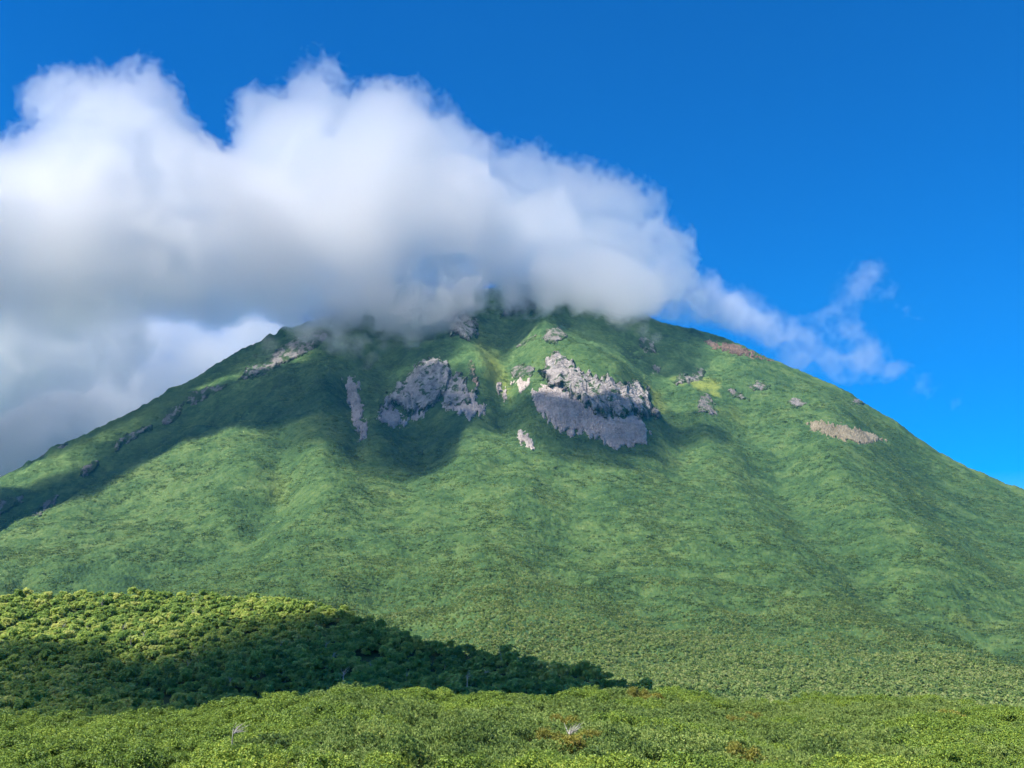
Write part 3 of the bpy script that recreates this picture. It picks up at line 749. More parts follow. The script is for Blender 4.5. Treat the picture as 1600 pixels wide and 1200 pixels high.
# ------------------------------------------------------------------ the near slope with its bushes
FORE_R = [(-300, 60), (400, 62), (560, 60), (800, 66), (1000, 72), (1200, 80), (1450, 74), (1900, 70)]
def fore_point(u, q):
    v = 1330 + (curve(u, FORE_TOP) - 1330) * q
    r = 13 + (curve(u, FORE_R) - 13) * q ** 1.9
    return place(u, v, r)
fu, fq = np.meshgrid(np.linspace(-300, 1900, 120), np.linspace(0, 1, 60))
fp = fore_point(fu, fq)
fp[..., 2] -= 1.2
fb = fp[-1:].repeat(10, 0); fd = fb[..., :2] / np.linalg.norm(fb[..., :2], axis=-1, keepdims=True)
k10 = np.linspace(0.1, 1, 10)[:, None]
fb[..., :2] += fd * (k10 * 110)[..., None]; fb[..., 2] -= k10 * 26
ff = np.repeat(fp[:1], 1, 0).copy(); ff[..., :2] *= 0.02
fp = np.concatenate([ff, fp, fb], 0)
me = np_mesh("ground", fp.reshape(-1, 3), grid_faces(71, 120)[:, ::-1])
if me.polygons[1500].normal.z < 0: me.flip_normals()
link("ground", me, M_GROUND, kind="structure")
# low land all round, out to the horizon
ang = np.linspace(0, 2 * math.pi, 97)[:-1]; rad_ = np.array([4, 150, 370, 700, 1600, 4000, 12000, 30000.0])
lv = np.array([(math.sin(a) * r, math.cos(a) * r, -40.0 - 18 * (r > 500) - 4 * (r > 1000)) for r in rad_ for a in ang])
lf = [(i * 96 + k, i * 96 + (k + 1) % 96, (i + 1) * 96 + (k + 1) % 96, (i + 1) * 96 + k) for i in range(7) for k in range(96)]
me = np_mesh("terrain", lv, np.array(lf))
if me.polygons[5].normal.z < 0: me.flip_normals()
link("terrain", me, M_GROUND, kind="structure")

def dome_lobes(R, H, n):
    L = [(0, 0, H * 0.45, R * 0.58, 0.8)]
    for k in range(n + 4):
        a = 2 * math.pi * (k + 0.6 * rng.random()) / n; ro = R * (0.35 + 0.4 * rng.random())
        L.append((math.cos(a) * ro, math.sin(a) * ro, H * (0.3 + 0.5 * rng.random()) * (1.15 - 0.4 * ro / R), R * (0.18 + 0.22 * rng.random()), 0.9))
    return L

def stems(R, H, n):
    parts = []
    for k in range(n):
        a = 2 * math.pi * rng.random(); rr_ = R * (0.3 + 0.5 * rng.random())
        e = np.array([math.cos(a) * rr_, math.sin(a) * rr_, H * (0.42 + 0.3 * rng.random())])
        parts.append(tube_np([(0.1 * math.cos(a), 0.1 * math.sin(a), -0.25), e * (0.55, 0.55, 0.45), e], [0.035, 0.025, 0.008], 4))
    return join_np(parts)

def leafy_bush(R=1.0, H=1.35, n=5000, leaf=0.052):
    P, N = crown_points(n, dome_lobes(R, H, 7))
    N = N * 0.6 + rng.standard_normal(N.shape) * 0.5 + np.array([0, 0, 0.75])
    s = leaf * (0.6 + 0.9 * rng.random(n))
    v = leaf_quads(P, N, s * 1.3, s * 0.8, 0.18, 0.2)
    tint = np.repeat(np.clip(0.5 + 0.25 * rng.standard_normal(n), 0, 1), 4)
    return v, tint, stems(R, H, 9)

def pine_bush(R=1.05, H=1.2, tufts=330, per=16):
    C, D = crown_points(tufts, dome_lobes(R, H, 7))
    D = D * 0.55 + np.array([0, 0, 1.0]) + rng.standard_normal(D.shape) * 0.25
    D /= np.linalg.norm(D, axis=1, keepdims=True)
    C = np.repeat(C, per, 0); Dd = np.repeat(D, per, 0)
    dirs = Dd * 0.8 + rng.standard_normal(C.shape) * 0.55
    dirs /= np.linalg.norm(dirs, axis=1, keepdims=True)
    n = len(C)
    L = 0.06 + 0.045 * rng.random((n, 1))
    side = np.cross(dirs, rng.standard_normal((n, 3))); side /= np.linalg.norm(side, axis=1, keepdims=True)
    W = 0.014
    b = C - Dd * 0.03
    v = np.stack([b - side * W * 0.6, b + side * W * 0.6, b + dirs * L + side * W, b + dirs * L - side * W], 1).reshape(-1, 3)
    tint = np.repeat(np.repeat(np.clip(0.5 + 0.2 * rng.standard_normal(tufts), 0, 1), per) + 0.08 * rng.standard_normal(n), 4)
    return v, tint, stems(R, H, 11)

BUSH = {}
for kind_, maker, mat, part in (("leafy", leafy_bush, M_LEAFY, "foliage"), ("pine", pine_bush, M_PINE, "needles"), ("olive", lambda: leafy_bush(0.9, 1.2, 4000, 0.05), M_OLIVE, "foliage")):
    BUSH[kind_] = []
    for k in range(4):
        v, tint, (sv_, sf_) = maker()
        a = np_mesh(part, v, quads(len(v) // 4), smooth=False); attr(a, "tint", tint); a.materials.append(mat)
        b = np_mesh("stem", sv_, sf_); b.materials.append(M_WOOD)
        BUSH[kind_].append((a, b, v, tint))
INFO = {"leafy": ("alder_bush", "bright yellow green broad leaved bush in the near thicket", "alder bushes in the foreground"),
        "pine": ("dwarf_pine", "blue green dwarf pine with brush like shoots in the near thicket", "dwarf pines in the foreground"),
        "olive": ("rowan_bush", "olive green bush turning brown among the dwarf pines", "rowan bushes in the foreground")}

def fore_kind(u, v, x, y):
    n = float(noise2(np.array([x / 7.0]), np.array([y / 7.0]), 205)[0])
    m = float(noise2(np.array([x / 4.0]), np.array([y / 4.0]), 215)[0])
    leafy = v > 1178 + 15 * n or (u < 480 and n > -0.6) or (u > 1440 and n > -0.15) or (v < 1092 and n > 0.05) or n > 0.36
    if leafy: return "olive" if m > 0.68 else "leafy"
    return "olive" if m > 0.62 else "pine"

# spots over the near slope in ground metres
bushes = []
gx, gy = np.meshgrid(np.arange(-62, 62, 1.24), np.arange(9, 92, 1.24))
gx = (gx + (rng.random(gx.shape) - 0.5) * 1.0).ravel(); gy = (gy + (rng.random(gy.shape) - 0.5) * 1.0).ravel()
FU, FQ = np.meshgrid(np.linspace(-300, 1900, 300), np.linspace(0, 1, 300))
FP = fore_point(FU, FQ)
faz = np.arctan2(FP[..., 0], FP[..., 1]); fr = np.hypot(FP[..., 0], FP[..., 1])
for x, y in zip(gx, gy):
    a = math.atan2(x, y); r = math.hypot(x, y)
    c = int(np.clip(np.searchsorted(faz[150], a), 0, 299))
    if not (faz[150, 0] < a < faz[150, -1]) or r < fr[0, c] or r > fr[-1, c] + 3: continue
    z = float(np.interp(r, fr[:, c], FP[:, c, 2])) - 1.25
    u, v = project(np.array([[x, y, z + 1.2]]))
    u, v = float(u[0]), float(v[0])
    if u < -70 or u > 1670 or v > 1275: continue
    bushes.append((r, x, y, z, u, v))
bushes.sort()
count = {"leafy": 0, "pine": 0, "olive": 0}
extra = []
for r, x, y, z, u, v in bushes:
    kd = fore_kind(u, v, x, y)
    s = (0.72 + 0.38 * random.random()) * (1.0 + 0.15 * (r > 45))
    zz = z + 0.25 * float(noise2(np.array([x / 5.0]), np.array([y / 5.0]), 225)[0])
    zz -= 0.28 * min(max((r - 38) / 25, 0), 1)
    k = random.randrange(4)
    if count[kd] < 300:
        count[kd] += 1
        nm, lab, grp = INFO[kd]
        t = empty(nm, (x, y, zz), random.random() * 6.28, (s, s, s * (0.72 + 0.6 * random.random())), label=lab, category="bush", group=grp)
        link(BUSH[kd][k][0].name.split(".")[0], BUSH[kd][k][0], parent=t); link("stem", BUSH[kd][k][1], parent=t)
    else:
        extra.append((kd, k, x, y, zz, s))
print("bushes", count, "extra", len(extra), "hill trees", len(HT), "slope trees", len(sp))
if extra:
    for kd, mat, nm in (("leafy", M_LEAFY, "alder_thicket"), ("pine", M_PINE, "dwarf_pine_thicket"), ("olive", M_OLIVE, "rowan_thicket")):
        e = [q for q in extra if q[0] == kd]
        if not e: continue
        V, T = [], []
        for _, k, x, y, zz, s in e:
            a = random.random() * 6.28; c, sn = math.cos(a), math.sin(a); pv_ = BUSH[kd][k][2]
            V.append(np.stack([(pv_[:, 0] * c - pv_[:, 1] * sn) * s + x, (pv_[:, 0] * sn + pv_[:, 1] * c) * s + y, pv_[:, 2] * s + zz], -1)); T.append(BUSH[kd][k][3])
        V = np.concatenate(V); me = np_mesh(nm, V, quads(len(V) // 4), smooth=False); attr(me, "tint", np.concatenate(T))
        link(nm, me, mat, kind="stuff", label="dense far edge of the near thicket")

# bare dead wood standing out of the green
def snag(u, v, r, size, lab, lean=0.5, nb=12, at=None, group=None):
    base = place(u, v, r) - np.array([0, 0, 0.3 if size < 1 else 0.0]) if at is None else at
    parts = []
    top = np.array([lean * size * 0.4, 0, size])
    parts.append(tube_np([(0, 0, -0.5 - 0.5 * (size > 1)), (0.02, 0, size * 0.3), top * (0.6 if size > 1 else 0.22)], [0.034 * size, 0.028 * size, 0.016 * size]))
    br = []
    for k in range(nb):
        s = (0.15 + 0.45 * random.random()) if size > 1 else 0.2 * random.random()
        st = top * s
        d = np.array([random.uniform(-0.6, 1.0) + lean * 0.4, random.uniform(-0.6, 0.6), random.uniform(0.3, 1.0)]); d /= np.linalg.norm(d)
        L = size * random.uniform(0.35, 0.75)
        e1 = st + d * L * 0.55; e2 = e1 + (d + np.array([0.35 * lean, 0, 0.1]) + np.array([random.uniform(-.3, .3) for _ in range(3)])) * L * 0.4
        br.append(tube_np([st, e1, e2], [0.018 * size, 0.012 * size, 0.004 * size], 4))
    t = empty("dead_snag", base, label=lab, category="dead branches")
    if group: t["group"] = group
    a, b = join_np(parts); link("trunk", np_mesh("trunk", a, b), M_DEAD, t)
    a, b = join_np(br); link("branches", np_mesh("branches", a, b), M_DEAD, t)
for _k in range(30):
    _u = random.uniform(-20, 1000); _q = random.uniform(0.45, 0.97)
    _p = hill_point(np.array([_u]), np.array([_q]))[0]
    _pu, _pv_ = project(_p)
    if _pv_ > float(curve(np.array([_pu]), FORE_TOP)[0]) - 8: continue
    snag(0, 0, 0, random.uniform(2.2, 3.6), "pale bare birch stem standing up among the hill trees", random.uniform(-0.6, 0.6), 6, at=_p - np.array([0, 0, 2.2]), group="bare stems on the wooded hill")
snag(889, 1140, 42.5, 0.95, "bare grey fan of dead branches leaning over the dwarf pines", 0.7, 16)
snag(364, 1136, 41, 0.7, "grey dead twigs sticking out of the yellow green bushes", 1.6, 12)
snag(536, 1064, 215, 3.2, "pale crooked dead trunk in the shaded wood", 0.1, 7)
snag(730, 1066, 215, 2.6, "thin pale dead trunk in shade near the thicket crest", -0.3, 5)

# ------------------------------------------------------------------ clouds
def surface_nets(f, origin, vox):
    """quads of the zero surface of grid f (negative inside)"""
    nx, ny, nz = f.shape
    ins = f < 0
    c = np.zeros((nx - 1, ny - 1, nz - 1), np.int8)
    for dx in (0, 1):
        for dy in (0, 1):
            for dz in (0, 1):
                c += ins[dx:nx - 1 + dx, dy:ny - 1 + dy, dz:nz - 1 + dz]
    act = (c > 0) & (c < 8)
    ids = np.full(act.shape, -1, np.int32); idx = np.argwhere(act); ids[act] = np.arange(len(idx))
    acc = np.zeros((len(idx), 3)); cnt = np.zeros(len(idx))
    cor = [(a, b, d) for a in (0, 1) for b in (0, 1) for d in (0, 1)]
    F = {k: f[idx[:, 0] + k[0], idx[:, 1] + k[1], idx[:, 2] + k[2]] for k in cor}
    for k in cor:
        for ax in range(3):
            if k[ax] == 1: continue
            k2 = list(k); k2[ax] = 1; k2 = tuple(k2)
            a, b = F[k], F[k2]
            m = (a < 0) != (b < 0)
            t = np.where(m, a / np.where(a - b == 0, 1, a - b), 0)
            pt = np.array(k, float)[None, :].repeat(len(idx), 0); pt[:, ax] += t
            acc[m] += pt[m]; cnt[m] += 1
    verts = origin + (idx + acc / cnt[:, None] ) * vox
    faces = []
    for ax in range(3):
        o = [1, 1, 1]; o[ax] = 0
        sl0 = tuple(slice(o[i], n - 1) if i != ax else slice(0, n - 1) for i, n in enumerate(f.shape))
        sl1 = tuple(slice(o[i], n - 1) if i != ax else slice(1, n) for i, n in enumerate(f.shape))
        a = ins[sl0]; b = ins[sl1]
        e = np.argwhere(a != b)
        sgn = a[a != b]
        e = e + np.array(o)
        u_, v_ = [(1, 2), (2, 0), (0, 1)][ax]
        du = np.zeros(3, int); du[u_] = 1; dv = np.zeros(3, int); dv[v_] = 1
        q = [ids[tuple((e - s).T)] for s in (du * 0, du, du + dv, dv)]
        q = np.stack(q, -1)
        q = np.where(sgn[:, None], q, q[:, ::-1])
        faces.append(q)
    F_ = np.concatenate(faces)
    return verts, F_[(F_ >= 0).all(1)]

def cloud_volume_material(name, img, origin, vox, dims, tiles, sigma, aniso=0.25, detail_scale=0.02, detail_amp=0.5, color=(0.955, 0.962, 0.97)):
    t = NT(name)
    nx, ny, nz = dims
    P = t.coords()
    sep = t.n("ShaderNodeSeparateXYZ"); t.l(P, sep.inputs[0])
    gx_ = t.math("MULTIPLY", t.math("SUBTRACT", sep.outputs[0], origin[0]), 1 / vox)
    gy_ = t.math("MULTIPLY", t.math("SUBTRACT", sep.outputs[1], origin[1]), 1 / vox)
    gz_ = t.math("MULTIPLY", t.math("SUBTRACT", sep.outputs[2], origin[2]), 1 / vox)
    k = t.math("FLOOR", gy_); fr_ = t.math("SUBTRACT", gy_, k)
    row = t.math("FLOOR", t.math("DIVIDE", t.math("ADD", k, 0.5), float(tiles[0])))
    colm = t.math("SUBTRACT", k, t.math("MULTIPLY", row, float(tiles[0])))
    U = t.math("DIVIDE", t.math("ADD", t.math("MULTIPLY", colm, float(nx)), t.math("ADD", gx_, 0.5)), float(nx * tiles[0]))
    V = t.math("DIVIDE", t.math("ADD", t.math("MULTIPLY", row, float(nz)), t.math("ADD", gz_, 0.5)), float(nz * tiles[1]))
    cmb = t.n("ShaderNodeCombineXYZ"); t.l(U, cmb.inputs[0]); t.l(V, cmb.inputs[1])
    tex = t.n("ShaderNodeTexImage"); tex.image = img; tex.interpolation = "Linear"; tex.extension = "EXTEND"
    t.l(cmb.outputs[0], tex.inputs[0])
    sc = t.n("ShaderNodeSeparateColor"); t.l(tex.outputs[0], sc.inputs[0])
    d = t.math("ADD", t.math("MULTIPLY", sc.outputs[0], t.math("SUBTRACT", 1.0, fr_)), t.math("MULTIPLY", sc.outputs[1], fr_))
    if detail_amp:
        nz_ = t.noise(P, detail_scale, 2, 0.6)
        e = t.math("SUBTRACT", d, t.math("MULTIPLY", t.math("MULTIPLY", nz_, detail_amp), t.math("SUBTRACT", 1.0, d)), clamp=True)
    else: e = d
    p = t.n("ShaderNodeVolumePrincipled")
    p.inputs["Color"].default_value = (*color, 1)
    p.inputs["Anisotropy"].default_value = aniso
    t.l(t.math("MULTIPLY", e, sigma), p.inputs["Density"])
    t.l(p.outputs[0], t.out.inputs["Volume"])
    ta, tb, tm = t.n("ShaderNodeBsdfTransparent"), t.n("ShaderNodeBsdfTransparent"), t.n("ShaderNodeMixShader")
    t.l(ta.outputs[0], tm.inputs[1]); t.l(tb.outputs[0], tm.inputs[2]); t.l(tm.outputs[0], t.out.inputs["Surface"])
    return t.m

def core_material():
    t = NT("cloud_core_white")
    d = t.n("ShaderNodeBsdfDiffuse"); d.inputs[0].default_value = (0.93, 0.94, 0.95, 1)
    t.l(d.outputs[0], t.out.inputs["Surface"])
    return t.m
M_CORE = core_material()

def cloud(name, blobs, vox, sigma, width, lab, core=None, warp=(60, 24, 10), base=None, seed=0, aniso=0.25, detail=0.5, rate=1.0, cut=0.0, color=(0.93, 0.939, 0.95)):
    B = []
    for u, v, rp, r, *flat in blobs:
        c = place(u, v, r); B.append((c, rp * r / F_PX / math.cos(PITCH) * 0.98, flat[0] if flat else 1.0))
    mg = 60
    lo = np.min([c - R - mg for c, R, f in B], 0); hi = np.max([c + R + mg for c, R, f in B], 0)
    dims = tuple(int(x) + 3 for x in (hi - lo) / vox)
    ax = [lo[i] + np.arange(dims[i]) * vox for i in range(3)]
    f = np.full(dims, 400.0, np.float32)
    for c, R, fl in B:
        rg = [slice(max(0, int((c[i] - R - 130 - lo[i]) / vox)), int((c[i] + R + 130 - lo[i]) / vox) + 2) for i in range(3)]
        dx = (ax[0][rg[0]] - c[0])[:, None, None]; dy = (ax[1][rg[1]] - c[1])[None, :, None]; dz = (ax[2][rg[2]] - c[2])[None, None, :] / fl
        d = np.sqrt(dx * dx + dy * dy + dz * dz).astype(np.float32) - np.float32(R)
        s = f[rg[0], rg[1], rg[2]]
        k = 30.0                                      # smooth union
        h = np.clip(0.5 + 0.5 * (s - d) / k, 0, 1)
        f[rg[0], rg[1], rg[2]] = s * (1 - h) + d * h - k * h * (1 - h)
    band = np.abs(f) < 190
    ii = np.argwhere(band)
    x, y, z = (ax[k][ii[:, k]].astype(np.float32) for k in range(3))
    n1 = noise3(x / 210, y / 210, z / 210, seed + 1)
    n2 = noise3(x / 85, y / 85, z / 85, seed + 2)
    n3 = noise3(x / 36, y / 36, z / 36, seed + 3)
    n4 = noise3(x / 17, y / 17, z / 17, seed + 4)
    bil = (np.abs(n2) - 0.25) * 1.3
    bil3 = (np.abs(n3) - 0.25) * 1.3
    f[band] += warp[0] * n1 + warp[1] * bil + warp[2] * bil3 + warp[2] * 0.45 * n4 + cut
    wid = np.full(dims, width, np.float32)
    if base is not None:                              # ragged, softer underside
        zb, soft = base
        wid = width + (soft - width) * sstep(zb + 120, zb, ax[2])[None, None, :] + 0 * wid
    den = np.clip(-f / wid, 0, 1)
    den = den * den * (3 - 2 * den)
    den[0] = den[-1] = 0; den[:, 0] = den[:, -1] = 0; den[:, :, 0] = den[:, :, -1] = 0
    tx = int(math.ceil(math.sqrt(dims[1] * dims[2] / dims[0]))); ty = int(math.ceil(dims[1] / tx))
    buf = np.zeros((ty * dims[2], tx * dims[0], 4), np.float32)
    for k in range(dims[1]):
        rr0, cc0 = k // tx, k % tx
        sl = (slice(rr0 * dims[2], (rr0 + 1) * dims[2]), slice(cc0 * dims[0], (cc0 + 1) * dims[0]))
        buf[sl + (0,)] = den[:, k, :].T
        buf[sl + (1,)] = den[:, min(k + 1, dims[1] - 1), :].T
    buf[..., 3] = 1
    img = bpy.data.images.new(name + "_density", buf.shape[1], buf.shape[0], alpha=False, float_buffer=False)
    img.colorspace_settings.name = "Non-Color"
    img.pixels.foreach_set(buf.ravel())
    img.update(); img.pack()
    mat = cloud_volume_material(name + "_vapour", img, lo, vox, dims, (tx, ty), sigma, aniso, 0.022, detail, color)
    mat.cycles.volume_step_rate = rate
    # hull on a coarser grid just outside the vapour
    g = f - 10.0
    for i in range(3):
        sl = [slice(None)] * 3
        for e in (0, -1):
            sl[i] = e; g[tuple(sl)] = 50
    st = 2
    hv, hf = surface_nets(np.minimum(np.minimum(g[::st, ::st, ::st][:, :, :], 60), 60), lo, vox * st)
    me = np_mesh("vapour", hv, hf)
    root = empty(name, B[0][0], label=lab, category="cloud")
    off = Vector(-B[0][0])
    o = link("vapour", me, mat, root); o.location = off
    if core is not None:
        cv, cf = surface_nets(g[::st, ::st, ::st] + core, lo, vox * st)
        if len(cf):
            o = link("core", np_mesh("core", cv, cf), M_CORE, root); o.location = off
    print(name, dims, "hull faces", len(hf))

D = 2600
MAIN = [(-190, 330, 150, D), (-60, 340, 120, D), (60, 310, 78, D - 60), (130, 340, 140, D + 40), (190, 200, 86, D), (128, 172, 60, D + 30), (212, 165, 54, D - 40), (258, 190, 46, D + 20), (92, 178, 30, D), (300, 300, 82, D - 60),
        (272, 235, 54, D + 20), (40, 278, 40, D + 40), (112, 255, 55, D - 20), (-20, 290, 48, D), (372, 296, 48, D), (450, 250, 92, D - 30), (425, 185, 58, D + 40), (495, 165, 60, D), (515, 128, 32, D - 20), (580, 180, 54, D + 40), (632, 166, 42, D),
        (600, 260, 110, D - 40), (678, 225, 60, D + 40), (718, 262, 60, D), (560, 350, 130, D - 120), (420, 370, 130, D - 60), (700, 350, 120, D - 60), (775, 300, 54, D), (830, 294, 56, D + 40), (885, 312, 62, D), (950, 322, 62, D - 20), (994, 326, 40, D + 40),
        (850, 380, 92, D - 60), (955, 390, 76, D), (1015, 382, 44, D - 40), (1022, 425, 38, D), (1056, 440, 32, D + 20), (1092, 462, 22, D), (1034, 388, 30, D), (1000, 445, 40, D - 20), (780, 400, 62, D - 100), (905, 430, 42, D - 40), (950, 440, 34, D - 60), (250, 405, 116, D - 40), (90, 420, 110, D - 20), (-90, 430, 120, D), (330, 480, 50, D), (200, 480, 50, D),
        (350, 440, 66, D - 40), (450, 450, 62, D - 60), (540, 460, 60, D - 100), (620, 470, 52, D - 120), (600, 495, 34, D - 100), (660, 480, 44, D - 110), (670, 510, 22, D - 90), (510, 490, 30, D - 110), (560, 505, 26, D - 130), (720, 440, 46, D - 100), (830, 440, 34, D - 60), (580, 560, 16, D - 330),
        (470, 480, 46, D - 120), (530, 488, 52, D - 180), (600, 492, 52, D - 200), (650, 492, 46, D - 200), (690, 476, 40, D - 180), (740, 446, 46, D - 150), (800, 430, 50, D - 150), (860, 428, 50, D - 150), (915, 438, 44, D - 160),
        (965, 452, 40, D - 160), (1010, 458, 32, D - 140), (850, 452, 26, D - 140), (930, 466, 22, D - 150)]
cloud("cumulus_cloud", MAIN, 6.5, 0.0225, 28.0, "huge white cumulus cloud with two towers wrapped around the mountain summit", core=None, base=(690, 90), seed=300, rate=1.0, cut=-18, aniso=0.87, color=(0.982, 0.979, 0.977), warp=(60, 62, 34), detail=0.9)
BANK = [(u, v, rad, 4300 + 60 * ((k * 7) % 3 - 1)) for k, (u, v, rad) in enumerate([(-160, 560, 150), (-40, 560, 100), (60, 545, 90), (150, 550, 80), (230, 540, 72), (300, 530, 56), (30, 640, 120), (140, 640, 110), (240, 620, 90), (-60, 700, 150), (90, 730, 110), (330, 580, 80), (400, 540, 60), (450, 505, 50), (380, 510, 50), (200, 700, 100), (-160, 680, 150)])]
cloud("cloud_bank", BANK, 20.0, 0.009, 200.0, "soft grey white cloud bank low behind the long left ridge", core=None, warp=(70, 40, 16), seed=400, detail=0.3, cut=-60, color=(0.845, 0.85, 0.865), aniso=0.5)
PUFF = [(30, 516, 40, 2420), (95, 504, 40, 2440), (150, 520, 32, 2440), (-50, 516, 60, 2420), (205, 536, 24, 2450), (60, 560, 50, 2430), (-40, 580, 70, 2420), (130, 562, 38, 2440), (-130, 540, 70, 2420), (180, 575, 26, 2440)]
cloud("low_cloud", PUFF, 9.0, 0.014, 55.0, "pale puff of low cloud in front of the grey base of the big cumulus", core=None, warp=(50, 60, 26), seed=450, detail=0.7, cut=-22, aniso=0.7, color=(0.985, 0.985, 0.985))
WISP = [(1050, 470, 30, 2600), (1080, 476, 34, 2620), (1105, 480, 34, 2650), (1130, 484, 34, 2680), (1150, 492, 32, 2720), (1165, 500, 34, 2750), (1200, 512, 34, 2750), (1235, 520, 34, 2780), (1265, 528, 30, 2800), (1285, 505, 30, 2800), (1308, 482, 28, 2800), (1325, 468, 26, 2800), (1345, 448, 22, 2800), (1362, 434, 18, 2800), (1380, 452, 18, 2820), (1398, 470, 20, 2810), (1418, 486, 22, 2800), (1432, 498, 16, 2800),
        (1330, 520, 38, 2850), (1355, 550, 42, 2850), (1395, 575, 38, 2850), (1290, 560, 30, 2850), (1250, 565, 26, 2850), (1440, 605, 34, 2850), (1480, 630, 26, 2850), (1310, 575, 26, 2850)]
cloud("cloud_wisp", WISP, 7.0, 0.0038, 80.0, "thin torn cloud wisps drifting off the right of the summit", core=None, warp=(60, 80, 40), seed=500, detail=1.2, cut=-6)

MIST = [(1030, 462, 40, 2640), (1062, 462, 46, 2680), (1092, 470, 46, 2700), (1122, 481, 36, 2720), (1152, 491, 26, 2740), (1184, 502, 21, 2750), (1218, 514, 18, 2760), (585, 556, 16, 2330), (600, 540, 20, 2360), (560, 540, 24, 2360), (525, 528, 26, 2380), (590, 572, 12, 2310), (480, 520, 20, 2380), (640, 530, 22, 2380), (1005, 512, 20, 2480), (1028, 528, 16, 2460), (970, 492, 24, 2480), (905, 478, 24, 2480), (850, 470, 24, 2480), (790, 470, 22, 2480), (745, 482, 20, 2460), (398, 556, 10, 2400), (420, 540, 14, 2400)]
cloud("mist_wisp", MIST, 6.0, 0.0068, 60.0, "thin mist strands trailing from the cloud down over the upper cliffs", core=None, warp=(30, 46, 26), seed=550, detail=1.0, cut=-14)

# unseen clouds added above the frame, shaped to cast shadow on mountain and hill
def shade_cloud(name, points, z, thick, sigma, lab, seed, soft=0.5, rag=22, grow=0):
    """points: the world places that the shadow's rim reaches on the ground; the cloud stands where the sun's rays to them pass height z"""
    pts = np.array([p + S * ((z - p[2]) / S[2]) for p in points])
    poly = pts[:, :2]
    lo = poly.min(0) - 60; hi = poly.max(0) + 60
    st = max((hi - lo).max() / 150, 3.0)
    nx, ny = int((hi[0] - lo[0]) / st) + 2, int((hi[1] - lo[1]) / st) + 2
    gx, gy = np.meshgrid(lo[0] + np.arange(nx) * st, lo[1] + np.arange(ny) * st)
    scl = (hi - lo).max() / 600
    sd = poly_sd(gx, gy, poly) - grow + rag * scl * fbm2(gx / (90 * scl), gy / (90 * scl), 4, seed)
    inn = -sd
    up = thick * np.clip(inn / (thick * soft), 0, 1)
    lump = 1 + 0.4 * fbm2(gx / (60 * scl), gy / (60 * scl), 4, seed + 3)
    ztop = z + up * np.clip(lump, 0.4, 2); zbot = z - 0.25 * up
    ok = inn > 0
    i = np.arange(nx * ny).reshape(ny, nx)
    f = grid_faces(ny, nx)
    f = f[ok.ravel()[f].any(1)]
    used, inv = np.unique(f, return_inverse=True); inv = inv.reshape(-1, 4)
    tv = np.stack([gx, gy, ztop], -1).reshape(-1, 3)[used]; bv = np.stack([gx, gy, zbot - 0.5], -1).reshape(-1, 3)[used]
    n = len(used)
    ed = np.sort(np.stack([inv, np.roll(inv, -1, 1)], -1).reshape(-1, 2), 1)
    raw = np.stack([inv, np.roll(inv, -1, 1)], -1).reshape(-1, 2)
    _, first, cnt = np.unique(ed, axis=0, return_index=True, return_counts=True)
    be = raw[first[cnt == 1]]
    side = np.stack([be[:, 1], be[:, 0], be[:, 0] + n, be[:, 1] + n], -1)
    me = np_mesh(name, np.concatenate([tv, bv]), np.concatenate([inv, inv[:, ::-1] + n, side]))
    t = NT(name + "_vapour")
    p = t.n("ShaderNodeVolumePrincipled"); p.inputs["Density"].default_value = sigma; p.inputs["Anisotropy"].default_value = 0.3; p.inputs["Color"].default_value = (1, 1, 1, 1)
    t.l(p.outputs[0], t.out.inputs["Volume"])
    link(name, me, t.m, label=lab, category="cloud", group="unseen shade clouds overhead")
def mpt(u, v): return m_smooth(np.array([float(u)]), m_inv(np.array([float(u)]), np.array([float(v)])))[0]
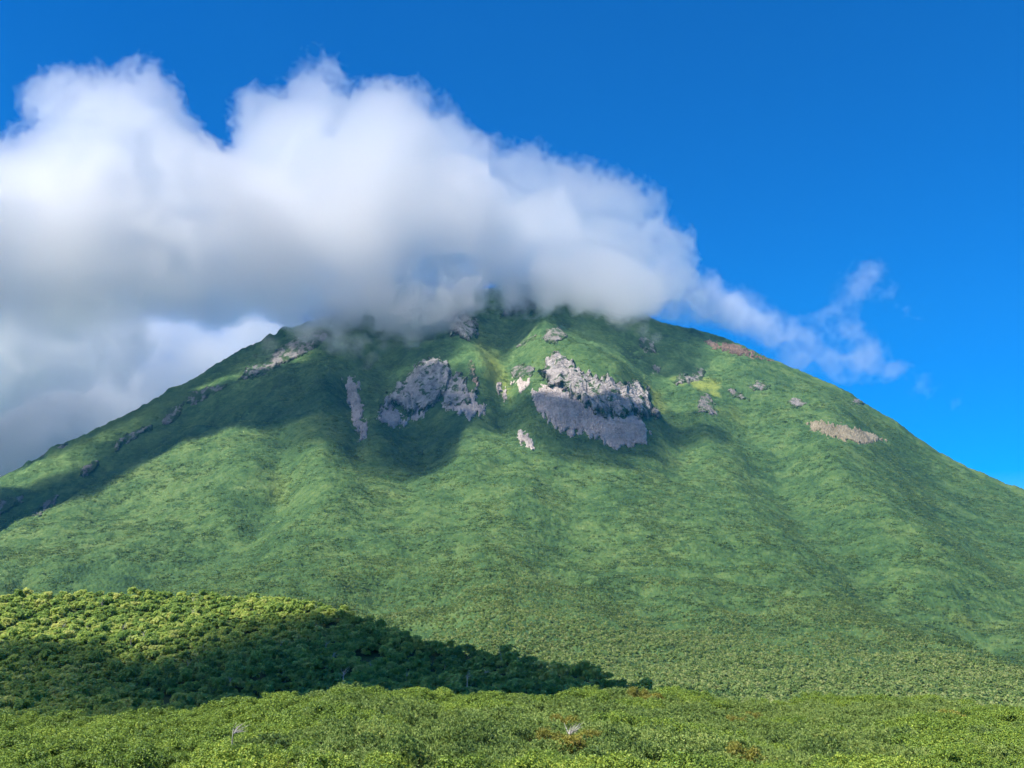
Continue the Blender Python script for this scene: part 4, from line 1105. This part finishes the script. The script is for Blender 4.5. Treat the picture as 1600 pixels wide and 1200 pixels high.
def hpt(u, v):
    vt = float(curve(u, HILL_TOP)); q = (HILL_FOOT_V - v) / (HILL_FOOT_V - vt)
    return hill_point(np.array([float(u)]), np.array([q]))[0]
shade_cloud("unseen_shade_cloud", [mpt(*p) for p in [(-60, 775), (40, 768), (110, 726), (200, 664), (270, 624), (350, 596), (430, 574), (500, 565), (520, 635), (430, 672), (330, 678), (250, 712), (100, 784), (-60, 852)]], 1600, 120, 0.03, "long narrow unseen cloud added overhead to shade the left ravine", 611, 0.55, 14, 10)
shade_cloud("unseen_shade_cloud", [mpt(*p) for p in [(400, 580), (480, 548), (560, 570), (600, 585), (650, 570), (700, 565), (735, 592), (775, 640), (815, 622), (850, 618), (885, 622), (925, 628), (985, 636), (1035, 640), (1095, 640), (1105, 680), (1060, 712), (1030, 742), (950, 732), (860, 715), (790, 680), (720, 722), (600, 745), (500, 725), (420, 690)]], 1640, 200, 0.0095, "broad broken unseen cloud added overhead to shade the cliffs", 601, 0.85, 34, 12)
shade_cloud("unseen_shade_cloud", [hpt(*p) for p in [(-150, 995), (-40, 985), (40, 1000), (110, 1022), (200, 1010), (250, 985), (330, 968), (400, 954), (480, 940), (560, 956), (640, 978), (700, 998), (760, 1000), (850, 1006), (960, 1030), (1080, 1058), (1180, 1085), (1250, 1120), (1000, 1150), (700, 1170), (300, 1175), (-150, 1180)]], 700, 70, 0.035, "small unseen cloud overhead shaped to shade the wooded hill", 701)

# ------------------------------------------------------------------ the air
def haze():
    v = np.array([(x, y, z) for x in (-6500, 6500) for y in (-3500, 6000) for z in (-63.2, 1990)], float)
    f = np.array([(0, 1, 3, 2), (4, 6, 7, 5), (0, 4, 5, 1), (2, 3, 7, 6), (0, 2, 6, 4), (1, 5, 7, 3)])
    me = np_mesh("haze", v, f, smooth=False)
    t = NT("pale_air")
    p = t.n("ShaderNodeVolumePrincipled"); p.inputs["Density"].default_value = HAZE_DENSITY; p.inputs["Color"].default_value = (0.07, 0.46, 0.88, 1); p.inputs["Anisotropy"].default_value = 0.0
    t.l(p.outputs[0], t.out.inputs["Volume"])
    link("haze", me, t.m, kind="stuff")
if HAZE_DENSITY > 0: haze()
